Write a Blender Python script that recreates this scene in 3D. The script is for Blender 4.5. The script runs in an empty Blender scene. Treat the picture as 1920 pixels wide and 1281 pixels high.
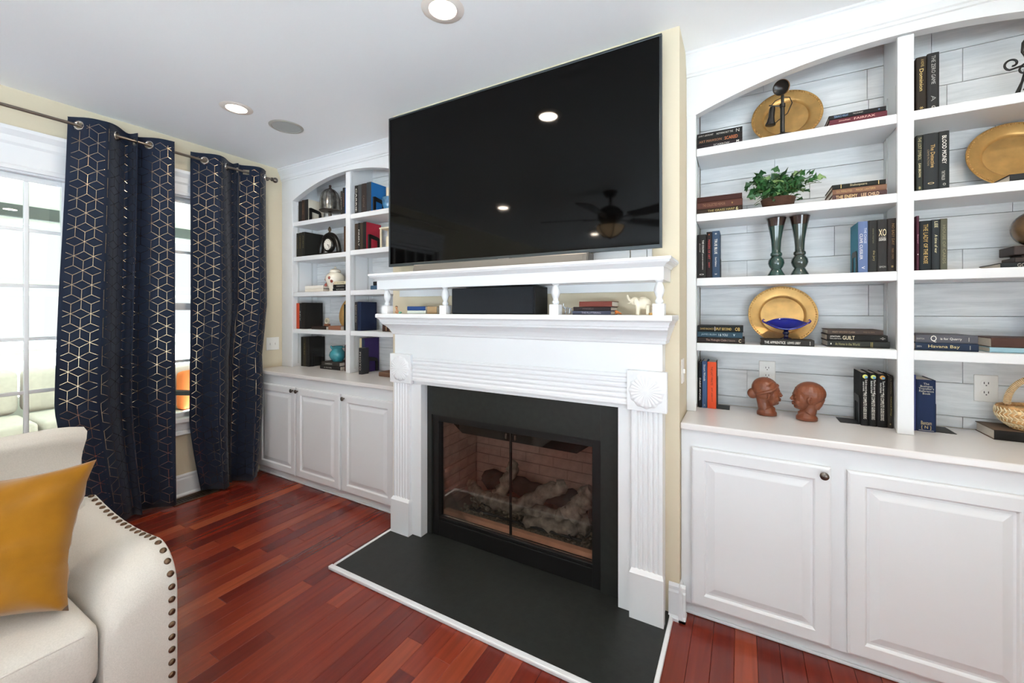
import bpy, bmesh, math, random
from mathutils import Vector, Matrix
R = math.radians
random.seed(7)
SC = bpy.context.scene
COL = SC.collection

# ------------------------------------------------------------------ camera
cam_d = bpy.data.cameras.new('camera')
cam_d.sensor_width = 36.0
cam_d.lens = 769.0 / 1920 * 36.0
cam_d.shift_y = -58.3 / 1920
cam_d.clip_start = 0.05
cam = bpy.data.objects.new('camera', cam_d)
COL.objects.link(cam)
cam.location = (0, 0, 1.425)
cam.rotation_euler = (R(90), 0, R(29.26))
SC.camera = cam
# ------------------------------------------------------------------ world and daylight
world = bpy.data.worlds.new('sky')
SC.world = world
world.use_nodes = True
wn = world.node_tree.nodes
wn['Background'].inputs[0].default_value = (0.90, 0.95, 1.0, 1)
wn['Background'].inputs[1].default_value = 1.1
sun_d = bpy.data.lights.new('sun', 'SUN')
sun_d.energy = 58.0
sun_d.angle = R(0.6)
sun_d.color = (0.84, 0.955, 1.0)
sun_o = bpy.data.objects.new('sun', sun_d)
COL.objects.link(sun_o)
sun_o.rotation_euler = (R(-35), 0, 0)          # high sun from beyond the fireplace wall, over the roof
SC.view_settings.view_transform = 'Standard'
SC.view_settings.look = 'None'
SC.view_settings.gamma = 1
SC.view_settings.exposure = 0.2
SC.view_settings.use_curve_mapping = False
SC.cycles.max_bounces = 10
SC.cycles.diffuse_bounces = 6
SC.cycles.glossy_bounces = 4
SC.cycles.transparent_max_bounces = 12
SC.cycles.sample_clamp_indirect = 60
SC.cycles.caustics_reflective = False
SC.cycles.caustics_refractive = False


def portal(loc, rot, sx, sy):                     # guides sky light through a wall opening
    d = bpy.data.lights.new('sky_portal', 'AREA')
    d.shape = 'RECTANGLE'
    d.size, d.size_y = sx, sy
    d.cycles.is_portal = True
    o = bpy.data.objects.new('sky_portal', d)
    COL.objects.link(o)
    o.location = loc
    o.rotation_euler = rot


# room shell numbers
XL, XR, YB, YW, CEIL = -3.762, 1.46, -4.6, 2.57, 2.74
D = 2.031                      # chimney face
CX0, CX1 = -2.062, -0.251      # chimney sides
YF = 2.30                      # bookcase face
ZC = 0.905                     # counter top
portal((-1.15, YB - 0.05, 1.35), (R(-90), 0, 0), 4.6, 2.3)
portal((XR + 0.12, -1.6, 1.25), (0, R(90), 0), 2.3, 4.0)
portal((XL - 0.1, 0.2, 1.4), (0, R(-90), 0), 1.6, 1.4)


# ------------------------------------------------------------------ helpers
def lin(c):
    c = c / 255.0
    return c / 12.92 if c <= 0.04045 else ((c + 0.055) / 1.055) ** 2.4


def rgb(h):
    if isinstance(h, str):
        h = h.lstrip('#')
        return tuple(lin(int(h[i:i + 2], 16)) for i in (0, 2, 4))
    return tuple(h)


MATS = {}


def M(name, col, rough=0.5, metal=0.0, spec=0.5, var=0.0, scale=8.0, stretch=(1, 1, 1), bump=0.0, bscale=150.0, coat=0.0, sheen=0.0, emit=0.0):
    if name in MATS:
        return MATS[name]
    m = bpy.data.materials.new(name)
    MATS[name] = m
    m.use_nodes = True
    nt = m.node_tree
    b = nt.nodes['Principled BSDF']
    c = rgb(col)
    b.inputs['Base Color'].default_value = (*c, 1)
    b.inputs['Roughness'].default_value = rough
    b.inputs['Metallic'].default_value = metal
    b.inputs['Specular IOR Level'].default_value = spec
    b.inputs['Coat Weight'].default_value = coat
    b.inputs['Sheen Weight'].default_value = sheen
    if emit:
        b.inputs['Emission Color'].default_value = (*c, 1)
        b.inputs['Emission Strength'].default_value = emit
    if var or bump:
        tc = nt.nodes.new('ShaderNodeTexCoord')
        mp = nt.nodes.new('ShaderNodeMapping')
        mp.inputs['Scale'].default_value = stretch
        nt.links.new(tc.outputs['Object'], mp.inputs['Vector'])
    if var:
        n = nt.nodes.new('ShaderNodeTexNoise')
        n.inputs['Scale'].default_value = scale
        n.inputs['Detail'].default_value = 6
        nt.links.new(mp.outputs['Vector'], n.inputs['Vector'])
        r = nt.nodes.new('ShaderNodeValToRGB')
        r.color_ramp.elements[0].position = 0.3
        r.color_ramp.elements[1].position = 0.7
        r.color_ramp.elements[0].color = (*[max(0, x * (1 - var)) for x in c], 1)
        r.color_ramp.elements[1].color = (*[min(1, x * (1 + var)) for x in c], 1)
        nt.links.new(n.outputs['Fac'], r.inputs['Fac'])
        nt.links.new(r.outputs['Color'], b.inputs['Base Color'])
    if bump:
        n2 = nt.nodes.new('ShaderNodeTexNoise')
        n2.inputs['Scale'].default_value = bscale
        n2.inputs['Detail'].default_value = 3
        nt.links.new(mp.outputs['Vector'], n2.inputs['Vector'])
        bp = nt.nodes.new('ShaderNodeBump')
        bp.inputs['Strength'].default_value = bump
        bp.inputs['Distance'].default_value = 0.002
        nt.links.new(n2.outputs['Fac'], bp.inputs['Height'])
        nt.links.new(bp.outputs['Normal'], b.inputs['Normal'])
    return m


def glass_mat(name, tint, gloss, rough=0.0):
    if name in MATS:
        return MATS[name]
    m = bpy.data.materials.new(name)
    MATS[name] = m
    m.use_nodes = True
    nt = m.node_tree
    nt.nodes.remove(nt.nodes['Principled BSDF'])
    t = nt.nodes.new('ShaderNodeBsdfTransparent')
    t.inputs[0].default_value = (*tint, 1)
    g = nt.nodes.new('ShaderNodeBsdfGlossy')
    g.inputs['Roughness'].default_value = rough
    x = nt.nodes.new('ShaderNodeMixShader')
    fr = nt.nodes.new('ShaderNodeFresnel')
    fr.inputs['IOR'].default_value = 1.45
    mu = nt.nodes.new('ShaderNodeMath')
    mu.operation = 'MULTIPLY'
    mu.inputs[1].default_value = gloss
    nt.links.new(fr.outputs[0], mu.inputs[0])
    nt.links.new(mu.outputs[0], x.inputs[0])
    nt.links.new(t.outputs[0], x.inputs[1])
    nt.links.new(g.outputs[0], x.inputs[2])
    nt.links.new(x.outputs[0], nt.nodes['Material Output'].inputs[0])
    return m


class MB:
    def __init__(self):
        self.v, self.f = [], []

    def add(self, vs, fs):
        n = len(self.v)
        self.v += [tuple(p) for p in vs]
        self.f += [tuple(i + n for i in q) for q in fs]
        return self

    def box(self, x0, x1, y0, y1, z0, z1):
        return self.add([(x0, y0, z0), (x1, y0, z0), (x1, y1, z0), (x0, y1, z0), (x0, y0, z1), (x1, y0, z1), (x1, y1, z1), (x0, y1, z1)],
                        [(0, 3, 2, 1), (4, 5, 6, 7), (0, 1, 5, 4), (1, 2, 6, 5), (2, 3, 7, 6), (3, 0, 4, 7)])

    def prism(self, poly, axis, a0, a1):
        def pt(p, a):
            return {'x': (a, p[0], p[1]), 'y': (p[0], a, p[1]), 'z': (p[0], p[1], a)}[axis]
        n = len(poly)
        vs = [pt(p, a0) for p in poly] + [pt(p, a1) for p in poly]
        fs = [tuple(range(n))[::-1], tuple(range(n, 2 * n))] + [(i, (i + 1) % n, (i + 1) % n + n, i + n) for i in range(n)]
        return self.add(vs, fs)

    def lathe(self, prof, c=(0, 0, 0), n=24, axis='z', sx=1.0, sy=1.0, cap=True):
        vs, fs = [], []
        for r, z in prof:
            for k in range(n):
                a = 2 * math.pi * k / n
                p = (r * math.cos(a) * sx, r * math.sin(a) * sy, z)
                if axis == 'y':
                    p = (p[0], p[2], p[1])
                elif axis == 'x':
                    p = (p[2], p[0], p[1])
                vs.append((p[0] + c[0], p[1] + c[1], p[2] + c[2]))
        for i in range(len(prof) - 1):
            for k in range(n):
                fs.append((i * n + k, i * n + (k + 1) % n, (i + 1) * n + (k + 1) % n, (i + 1) * n + k))
        if cap:
            fs.append(tuple(range(n))[::-1])
            fs.append(tuple(range((len(prof) - 1) * n, len(prof) * n)))
        return self.add(vs, fs)

    def tube(self, pts, r, n=8, closed=False):
        pts = [Vector(p) for p in pts]
        vs, fs, m = [], [], len(pts)
        up = None
        for i, p in enumerate(pts):
            a = pts[(i - 1) % m] if (i > 0 or closed) else p
            b = pts[(i + 1) % m] if (i < m - 1 or closed) else p
            t = (b - a).normalized()
            if up is None:
                up = Vector((0, 0, 1)) if abs(t.z) < 0.9 else Vector((1, 0, 0))
            s = t.cross(up).normalized()
            up = s.cross(t).normalized()
            rr = r[i] if isinstance(r, (list, tuple)) else r
            for k in range(n):
                q = 2 * math.pi * k / n
                vs.append(p + (s * math.cos(q) + up * math.sin(q)) * rr)
        for i in range(m if closed else m - 1):
            j = (i + 1) % m
            for k in range(n):
                fs.append((i * n + k, i * n + (k + 1) % n, j * n + (k + 1) % n, j * n + k))
        if not closed:
            fs.append(tuple(range(n))[::-1])
            fs.append(tuple(range((m - 1) * n, m * n)))
        return self.add(vs, fs)

    def grid(self, fn, nu, nv):
        vs = [fn(i / nu, j / nv) for i in range(nu + 1) for j in range(nv + 1)]
        w = nv + 1
        return self.add(vs, [(i * w + j, (i + 1) * w + j, (i + 1) * w + j + 1, i * w + j + 1) for i in range(nu) for j in range(nv)])

    def ball(self, c, r, nu=14, nv=8, rot=None):
        rx, ry, rz = (r, r, r) if isinstance(r, (int, float)) else r
        vs, fs = [], []
        for j in range(1, nv):
            b = math.pi * j / nv
            for i in range(nu):
                a = 2 * math.pi * i / nu
                vs.append(Vector((rx * math.sin(b) * math.cos(a), ry * math.sin(b) * math.sin(a), rz * math.cos(b))))
        vs += [Vector((0, 0, rz)), Vector((0, 0, -rz))]
        for j in range(nv - 2):
            for i in range(nu):
                fs.append((j * nu + i, (j + 1) * nu + i, (j + 1) * nu + (i + 1) % nu, j * nu + (i + 1) % nu))
        t, bt = len(vs) - 2, len(vs) - 1
        for i in range(nu):
            fs.append((t, i, (i + 1) % nu))
            fs.append((bt, (nv - 2) * nu + (i + 1) % nu, (nv - 2) * nu + i))
        if rot:
            mt = Matrix.Rotation(rot[0], 3, rot[1])
            vs = [mt @ v for v in vs]
        return self.add([v + Vector(c) for v in vs], fs)

    def rects(self, loops, plane='y', flip=False):
        """nested rectangles (x0,x1,z0,z1,depth) joined into a stepped panel, last one capped"""
        vs, fs = [], []
        for x0, x1, z0, z1, d in loops:
            vs += [(x0, d, z0), (x1, d, z0), (x1, d, z1), (x0, d, z1)]
        n = len(loops)
        for i in range(n - 1):
            for k in range(4):
                fs.append((i * 4 + k, i * 4 + (k + 1) % 4, (i + 1) * 4 + (k + 1) % 4, (i + 1) * 4 + k))
        fs.append(((n - 1) * 4, (n - 1) * 4 + 1, (n - 1) * 4 + 2, (n - 1) * 4 + 3))
        fs.append((3, 2, 1, 0))
        return self.add(vs, fs)

    def sweep3(self, prof, x0, x1, yf, yb):
        """profile (offset in x, offset in y, z) swept round left side, front, right side"""
        vs, fs = [], []
        for ox, oy, z in prof:
            vs += [(x0 - ox, yb, z), (x0 - ox, yf - oy, z), (x1 + ox, yf - oy, z), (x1 + ox, yb, z)]
        n = len(prof)
        for i in range(n - 1):
            for k in range(3):
                fs.append((i * 4 + k, (i + 1) * 4 + k, (i + 1) * 4 + k + 1, i * 4 + k + 1))
        fs.append((0, 1, 2, 3))
        fs.append((n * 4 - 1, n * 4 - 2, n * 4 - 3, n * 4 - 4))
        fs.append(tuple(i * 4 for i in range(n))[::-1] + ())
        return self.add(vs, fs)

    def mesh(self, smooth=False, sharp=40):
        me = bpy.data.meshes.new('m')
        me.from_pydata(self.v, [], self.f)
        bm = bmesh.new()
        bm.from_mesh(me)
        bmesh.ops.recalc_face_normals(bm, faces=bm.faces)
        bm.to_mesh(me)
        bm.free()
        if smooth:
            me.polygons.foreach_set('use_smooth', [True] * len(me.polygons))
            if sharp:
                me.set_sharp_from_angle(angle=R(sharp))
        return me


def link(name, me, mat, parent=None, loc=None, rot=None):
    o = bpy.data.objects.new(name, me)
    me.name = name
    if mat and not me.materials:
        me.materials.append(mat)
    COL.objects.link(o)
    if parent:
        o.parent = parent
    if loc is not None:
        o.location = loc
    if rot is not None:
        o.rotation_euler = rot
    return o


def obj(name, mb, mat, parent=None, smooth=False, bevel=0.0, seg=2, sub=0, loc=None, rot=None, sharp=40):
    o = link(name, mb.mesh(smooth, sharp), mat, parent, loc, rot)
    if bevel:
        m = o.modifiers.new('bevel', 'BEVEL')
        m.width, m.segments, m.limit_method, m.angle_limit = bevel, seg, 'ANGLE', R(40)
        m.harden_normals = False
    if sub:
        m = o.modifiers.new('sub', 'SUBSURF')
        m.levels = m.render_levels = sub
    return o


def tag(o, label, cat, group=None):
    o['label'] = label
    o['category'] = cat
    if group:
        o['group'] = group
    return o


def thing(name, label, cat, loc=(0, 0, 0), rotz=0, group=None):
    o = bpy.data.objects.new(name, None)
    o.empty_display_size = 0.05
    COL.objects.link(o)
    o.location = loc
    o.rotation_euler = (0, 0, rotz)
    return tag(o, label, cat, group)


def struct(name, mb, mat, label, cat='wall', **k):
    o = obj(name, mb, mat, **k)
    o['kind'] = 'structure'
    o['label'] = label
    o['category'] = cat
    return o


def sstruct(name, label, cat, loc=(0, 0, 0)):
    o = thing(name, label, cat, loc)
    o['kind'] = 'structure'
    return o


TXT = {}


def text_mesh(s):
    if s in TXT:
        return TXT[s]
    c = bpy.data.curves.new('t', 'FONT')
    c.body = s
    c.align_x, c.align_y = 'CENTER', 'CENTER'
    c.resolution_u = 2
    c.space_line = 0.85
    o = bpy.data.objects.new('t', c)
    COL.objects.link(o)
    dg = bpy.context.evaluated_depsgraph_get()
    me = bpy.data.meshes.new_from_object(o.evaluated_get(dg))
    bpy.data.objects.remove(o)
    xs = [v.co.x for v in me.vertices]
    ys = [v.co.y for v in me.vertices]
    TXT[s] = (me, min(xs), max(xs), min(ys), max(ys))
    return TXT[s]


def lettering(s, w, h, mat, parent, loc, ux, uy, name='lettering'):
    """flat letters of width w and height h, ux = reading direction, uy = letter-up direction"""
    me0, x0, x1, y0, y1 = text_mesh(s)
    ux, uy = Vector(ux), Vector(uy)
    me = bpy.data.meshes.new(name)
    vs = []
    for v in me0.vertices:
        a = ((v.co.x - x0) / (x1 - x0) - 0.5) * w
        b = ((v.co.y - y0) / (y1 - y0) - 0.5) * h
        vs.append(ux * a + uy * b)
    me.from_pydata(vs, [], [tuple(p.vertices) for p in me0.polygons])
    return link(name, me, mat, parent, loc)


# ------------------------------------------------------------------ materials
WHITE = M('white_trim_paint', '#DFE1E3', rough=0.32, spec=0.45)
WHITE_SAT = M('white_cabinet_paint', '#DFE1E3', rough=0.4, spec=0.4)
COUNTER = M('painted_countertop', '#DEDBD9', rough=0.25, spec=0.5)
CREAM = M('cream_wall_paint', '#D4C9B1', rough=0.8, spec=0.2, bump=0.12, bscale=220)
CEILM = M('ceiling_paint', '#F3F6F8', rough=0.9, spec=0.1, bump=0.15, bscale=120)
SLATE = M('honed_black_slate', '#222422', rough=0.42, spec=0.35, var=0.18, scale=30, bump=0.15, bscale=90)
BLACK = M('black_metal', '#0B0B0B', rough=0.45, spec=0.4)
BLACKM = M('matte_black_box', '#101214', rough=0.6, spec=0.3)
NICKEL = M('brushed_nickel', '#8D857C', rough=0.28, metal=1.0)
PEWTER = M('dark_pewter', '#6B645E', rough=0.3, metal=1.0)
BRASSN = M('antique_nail', '#6A5645', rough=0.35, metal=1.0)
PAGES = M('book_pages', '#D8CFC2', rough=0.9, spec=0.1, var=0.08, scale=60, stretch=(1, 1, 12))
GOLD = M('gold_leaf_charger', '#D6AC6C', rough=0.42, metal=0.75, var=0.16, scale=18, bump=0.15, bscale=60)
FABRIC = M('oatmeal_linen', '#CFC9BF', rough=0.95, spec=0.1, var=0.06, scale=250, bump=0.35, bscale=500, sheen=0.25)
MUST = M('mustard_velvet', '#96640F', rough=0.85, spec=0.15, var=0.10, scale=14, sheen=0.3, bump=0.2, bscale=400)
NAVYC = M('navy_curtain_cloth', '#121D30', rough=0.75, spec=0.2, sheen=0.15, bump=0.25, bscale=500)
FOIL = M('champagne_foil', '#AD9B80', rough=0.25, metal=1.0)
BIRCH = M('white_birch_frame', '#E8EAE6', rough=0.5)
PANE = glass_mat('window_glass', (0.96, 0.98, 0.97), 1.0)


def wood_floor():
    m = bpy.data.materials.new('brazilian_cherry_plank')
    m.use_nodes = True
    nt = m.node_tree
    b = nt.nodes['Principled BSDF']
    oi = nt.nodes.new('ShaderNodeObjectInfo')
    r = nt.nodes.new('ShaderNodeValToRGB')
    cols = ['#5E1B10', '#6B2112', '#762816', '#802F1A', '#8A3820', '#9A4A2C']
    r.color_ramp.elements[0].color = (*rgb(cols[0]), 1)
    r.color_ramp.elements[1].color = (*rgb(cols[-1]), 1)
    r.color_ramp.elements[1].position = 0.97
    for i, c in enumerate(cols[1:-1]):
        e = r.color_ramp.elements.new([0.25, 0.5, 0.72, 0.88][i])
        e.color = (*rgb(c), 1)
    nt.links.new(oi.outputs['Random'], r.inputs['Fac'])
    tc = nt.nodes.new('ShaderNodeTexCoord')
    mp = nt.nodes.new('ShaderNodeMapping')
    mp.inputs['Scale'].default_value = (38, 1.6, 20)
    ad = nt.nodes.new('ShaderNodeVectorMath')
    ad.operation = 'ADD'
    nt.links.new(tc.outputs['Object'], ad.inputs[0])
    cm = nt.nodes.new('ShaderNodeCombineXYZ')
    mu = nt.nodes.new('ShaderNodeMath')
    mu.operation = 'MULTIPLY'
    mu.inputs[1].default_value = 37.0
    nt.links.new(oi.outputs['Random'], mu.inputs[0])
    nt.links.new(mu.outputs[0], cm.inputs[1])
    nt.links.new(cm.outputs[0], ad.inputs[1])
    nt.links.new(ad.outputs[0], mp.inputs['Vector'])
    n = nt.nodes.new('ShaderNodeTexNoise')
    n.inputs['Scale'].default_value = 1.0
    n.inputs['Detail'].default_value = 8
    n.inputs['Distortion'].default_value = 0.6
    nt.links.new(mp.outputs['Vector'], n.inputs['Vector'])
    mr = nt.nodes.new('ShaderNodeMapRange')
    mr.inputs[1].default_value, mr.inputs[2].default_value = 0.25, 0.75
    mr.inputs[3].default_value, mr.inputs[4].default_value = 0.78, 1.25
    nt.links.new(n.outputs['Fac'], mr.inputs[0])
    hs = nt.nodes.new('ShaderNodeHueSaturation')
    nt.links.new(r.outputs['Color'], hs.inputs['Color'])
    nt.links.new(mr.outputs[0], hs.inputs['Value'])
    nt.links.new(hs.outputs['Color'], b.inputs['Base Color'])
    b.inputs['Roughness'].default_value = 0.27
    b.inputs['Specular IOR Level'].default_value = 0.5
    b.inputs['Coat Weight'].default_value = 0.25
    b.inputs['Coat Roughness'].default_value = 0.22
    return m


def shiplap_mat():
    m = bpy.data.materials.new('whitewashed_board')
    m.use_nodes = True
    nt = m.node_tree
    b = nt.nodes['Principled BSDF']
    tc = nt.nodes.new('ShaderNodeTexCoord')
    oi = nt.nodes.new('ShaderNodeObjectInfo')
    ad = nt.nodes.new('ShaderNodeVectorMath')
    ad.operation = 'ADD'
    mu = nt.nodes.new('ShaderNodeVectorMath')
    mu.operation = 'SCALE'
    mu.inputs[0].default_value = (31, 17, 23)
    nt.links.new(oi.outputs['Random'], mu.inputs['Scale'])
    nt.links.new(tc.outputs['Object'], ad.inputs[0])
    nt.links.new(mu.outputs[0], ad.inputs[1])
    mp = nt.nodes.new('ShaderNodeMapping')
    mp.inputs['Scale'].default_value = (2.2, 1, 26)
    nt.links.new(ad.outputs[0], mp.inputs['Vector'])
    n = nt.nodes.new('ShaderNodeTexNoise')
    n.inputs['Scale'].default_value = 1.6
    n.inputs['Detail'].default_value = 9
    n.inputs['Roughness'].default_value = 0.65
    n.inputs['Distortion'].default_value = 0.8
    nt.links.new(mp.outputs['Vector'], n.inputs['Vector'])
    r = nt.nodes.new('ShaderNodeValToRGB')
    e = r.color_ramp.elements
    e[0].position, e[0].color = 0.28, (*rgb('#C9CCCD'), 1)
    e[1].position, e[1].color = 0.62, (*rgb('#E3E5E6'), 1)
    nt.links.new(n.outputs['Fac'], r.inputs['Fac'])
    nt.links.new(r.outputs['Color'], b.inputs['Base Color'])
    b.inputs['Roughness'].default_value = 0.6
    return m


FLOORM = wood_floor()
SHIPLAP = shiplap_mat()

# ------------------------------------------------------------------ room shell
# floor: subfloor slab with planks as parts
fl = struct('floor', MB().box(XL, XR, YB, YW, -0.08, -0.012), M('subfloor', '#2A120C', 0.8), 'red-brown cherry hardwood strip floor', 'floor')
PW = 0.083
plank_mesh = {}


def plank_me(L):
    k = round(L, 2)
    if k not in plank_mesh:
        g, c = 0.0004, 0.0012
        x0, x1, y0, y1 = g, PW - g, g, k - g
        mb = MB().add([(x0, y0, -0.012), (x1, y0, -0.012), (x1, y1, -0.012), (x0, y1, -0.012), (x0, y0, -c), (x1, y0, -c), (x1, y1, -c), (x0, y1, -c),
                       (x0 + c, y0 + c, 0), (x1 - c, y0 + c, 0), (x1 - c, y1 - c, 0), (x0 + c, y1 - c, 0)],
                      [(0, 3, 2, 1), (0, 1, 5, 4), (1, 2, 6, 5), (2, 3, 7, 6), (3, 0, 4, 7), (4, 5, 9, 8), (5, 6, 10, 9), (6, 7, 11, 10), (7, 4, 8, 11), (8, 9, 10, 11)])
        me = mb.mesh()
        me.materials.append(FLOORM)
        plank_mesh[k] = me
    return plank_mesh[k]


rest = MB()
nplank = 0
rx = random.Random(3)
ns = int((XR - XL) / PW)
for i in range(ns + 1):
    x = XL + i * PW
    if x + PW > XR + 0.01:
        break
    y = 2.16 + rx.random() * 0.35
    first = True
    while y > YB:
        L = round(min(0.40 + rx.random() * 0.75, y - YB), 2)
        if L < 0.05:
            break
        y0 = y - L
        vis = (y > 0.45 and x > -3.8 and x < 0.75) and nplank < 290 and not (x < -2.2 and y < 0.6)
        if vis:
            link('plank', plank_me(L), None, fl, (x, y0, 0))
            nplank += 1
        else:
            rest.box(x + 0.0004, x + PW - 0.0004, y0 + 0.0004, y - 0.0004, -0.012, 0)
        y = y0
o = obj('floor_boards', rest, FLOORM, fl)
o['kind'] = 'stuff'

struct('ceiling', MB().box(XL - 0.1, XR + 0.1, YB - 0.1, YW + 0.1, CEIL, CEIL + 0.08), CEILM, 'flat white painted ceiling', 'ceiling')
struct('wall_back', MB().box(XL - 0.1, XR + 0.1, YW, YW + 0.1, -0.08, CEIL), CREAM, 'cream wall behind the built-in shelves', 'wall')
# chimney breast with firebox opening
FBX0, FBX1, FBZ = -1.70, -0.615, 0.785
mb = MB().box(CX0, FBX0, D, YW, 0, CEIL).box(FBX1, CX1, D, YW, 0, CEIL).box(FBX0, FBX1, D, YW, FBZ, CEIL)
struct('wall_chimney', mb, CREAM, 'cream chimney breast behind the fireplace and television', 'wall')


def wall_holes(name, axis, pos, th, a0, a1, z0, z1, holes, mat, label):
    """wall in plane axis=pos; holes (a0,a1,z0,z1) sorted along a"""
    mb = MB()

    def bx(p, q, r, s):
        if q - p < 1e-4 or s - r < 1e-4:
            return
        if axis == 'x':
            mb.box(min(pos, pos + th), max(pos, pos + th), p, q, r, s)
        else:
            mb.box(p, q, min(pos, pos + th), max(pos, pos + th), r, s)
    a = a0
    for h in holes:
        bx(a, h[0], z0, z1)
        bx(h[0], h[1], z0, h[2])
        bx(h[0], h[1], h[3], z1)
        a = h[1]
    bx(a, a1, z0, z1)
    return struct(name, mb, mat, label, 'wall')


# left wall windows: a large fixed unit and a narrow double-hung unit
WA = (-0.62, 0.93, 0.56, 2.26)
WB = (1.44, 1.86, 0.58, 2.31)
wall_holes('wall_left', 'x', XL, -0.1, YB, YW, -0.08, CEIL, [WA, WB], CREAM, 'cream wall with the curtained windows')
wall_holes('wall_right', 'x', XR, 0.1, YB, YW, -0.08, CEIL, [(-3.6, 0.4, 0.05, 2.4)], CREAM, 'cream wall with wide opening added for fill daylight')  # unseen opening, added so daylight fills the room from the side
wall_holes('wall_front', 'y', YB, -0.1, XL, XR, -0.08, CEIL, [(-3.45, 1.15, 0.2, 2.5)], CREAM, 'cream wall with wide opening added for frontal daylight')  # unseen opening behind the camera, added for frontal daylight


def window(name, y0, y1, z0, z1, label, muntin_y, muntin_z, rails, fr=0.035):
    w = sstruct(name, label, 'window', (XL, (y0 + y1) / 2, z0))
    ox, oy, oz = XL, (y0 + y1) / 2, z0

    def part(n, mb, mat, parent=w, **k):
        mb.v = [(p[0] - ox, p[1] - oy, p[2] - oz) for p in mb.v]
        return obj(n, mb, mat, parent, **k)
    a, b = -0.085 + XL, -0.045 + XL
    # jamb lining
    jm = MB().box(XL - 0.1, XL, y0, y0 + 0.012, z0, z1).box(XL - 0.1, XL, y1 - 0.012, y1, z0, z1).box(XL - 0.1, XL, y0, y1, z1 - 0.012, z1).box(XL - 0.1, XL, y0, y1, z0, z0 + 0.012)
    part('jamb', jm, WHITE)
    fm = MB().box(a, b, y0 + .012, y0 + .012 + fr, z0 + .012, z1 - .012).box(a, b, y1 - .012 - fr, y1 - .012, z0 + .012, z1 - .012)
    fm.box(a, b, y0 + .012 + fr, y1 - .012 - fr, z1 - .012 - fr, z1 - .012).box(a, b, y0 + .012 + fr, y1 - .012 - fr, z0 + .012, z0 + .012 + fr)
    part('sash', fm, WHITE, bevel=0.004)
    for zz, hh in rails:
        part('meeting_rail', MB().box(a, b, y0 + .012 + fr, y1 - .012 - fr, zz - hh / 2, zz + hh / 2), WHITE, bevel=0.003)
    for yy in muntin_y:
        part('muntin', MB().box(a + .008, b - .008, yy - .011, yy + .011, z0 + .012 + fr, z1 - .012 - fr), WHITE, bevel=0.004)
    for zz in muntin_z:
        part('muntin', MB().box(a + .010, b - .010, y0 + .012 + fr, y1 - .012 - fr, zz - .011, zz + .011), WHITE, bevel=0.004)
    ys = [y0 + .012 + fr] + sorted(muntin_y) + [y1 - .012 - fr]
    zs = sorted([z0 + .012 + fr, z1 - .012 - fr] + list(muntin_z) + [r[0] for r in rails])
    for i in range(len(ys) - 1):
        for j in range(len(zs) - 1):
            part('pane', MB().box(XL - .067, XL - .063, ys[i] + .001, ys[i + 1] - .001, zs[j] + .001, zs[j + 1] - .001), PANE)
    return w


window('window_1', *WA[:2], WA[2], WA[3], 'large white window with small panes behind the sofa', [-.42, -.23, -.04, .155, .35, .545, .737], [0.922, 1.248, 1.576, 1.916], [])
window('window_2', *WB[:2], WB[2], WB[3], 'narrow white double-hung window between the navy curtains', [1.65], [1.03, 1.879], [(1.455, 0.055)])


# window casing: side boards, header with cornice, stool and apron
def casing(name, y0, y1, z0, z1, label, ztop):
    r = sstruct(name, label, 'trim', (XL, (y0 + y1) / 2, z0))

    def part(n, mb, **k):
        mb.v = [(p[0] - XL, p[1] - (y0 + y1) / 2, p[2] - z0) for p in mb.v]
        return obj(n, mb, WHITE, r, **k)
    X = XL
    part('side_board', MB().box(X, X + .018, y0 - .085, y0 - .004, z0 + .02, z1), bevel=.003)
    part('side_board', MB().box(X, X + .018, y1 + .004, y1 + .085, z0 + .02, z1), bevel=.003)
    pr = [(X, z1), (X + .02, z1), (X + .024, z1 + .02), (X + .018, z1 + .03), (X + .018, ztop - .10), (X + .03, ztop - .085), (X + .034, ztop - .05), (X + .06, ztop - .02), (X + .062, ztop), (X, ztop)]
    vs = []
    for yy in (y0 - .1, y1 + .1):
        vs.append([(p[0], yy, p[1]) for p in pr])
    n = len(pr)
    mb = MB().add(vs[0] + vs[1], [tuple(range(n))[::-1], tuple(range(n, 2 * n))] + [(i, (i + 1) % n, (i + 1) % n + n, i + n) for i in range(n)])
    part('head_board', mb)
    part('stool', MB().box(X - .04, X + .055, y0 - .1, y1 + .1, z0 - .012, z0 + .02), bevel=.006)
    part('apron', MB().box(X, X + .02, y0 - .08, y1 + .08, z0 - .075, z0 - .012).box(X, X + .03, y0 - .085, y1 + .085, z0 - .11, z0 - .075), bevel=.004)


casing('trim_1', *WA, 'white casing and cornice round the large window', 2.50)
casing('trim_2', *WB, 'white casing and sill round the narrow window', 2.49)


# baseboards
def baseboard(name, axis, pos, s, a0, a1, label):
    pr = [(0, 0), (.028, 0), (.028, .012), (.016, .022), (.016, .125), (.012, .135), (.012, .15), (.004, .162), (0, .162)]
    vs = []
    for a in (a0, a1):
        vs += [((pos + s * p[0], a, p[1]) if axis == 'x' else (a, pos + s * p[0], p[1])) for p in pr]
    n = len(pr)
    mb = MB().add(vs, [tuple(range(n))[::-1], tuple(range(n, 2 * n))] + [(i, (i + 1) % n, (i + 1) % n + n, i + n) for i in range(n)])
    return struct(name, mb, WHITE, label, 'baseboard')


baseboard('baseboard_left', 'x', XL, 1, YB, 2.07, 'white baseboard under the curtained windows')
baseboard('baseboard_chimney', 'y', D, -1, -0.297, CX1 + .028, 'short white baseboard on the chimney breast beside the mantel')
baseboard('baseboard_chimney_side', 'x', CX1, 1, D - .028, 2.068, 'white baseboard return on the chimney side')


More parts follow.
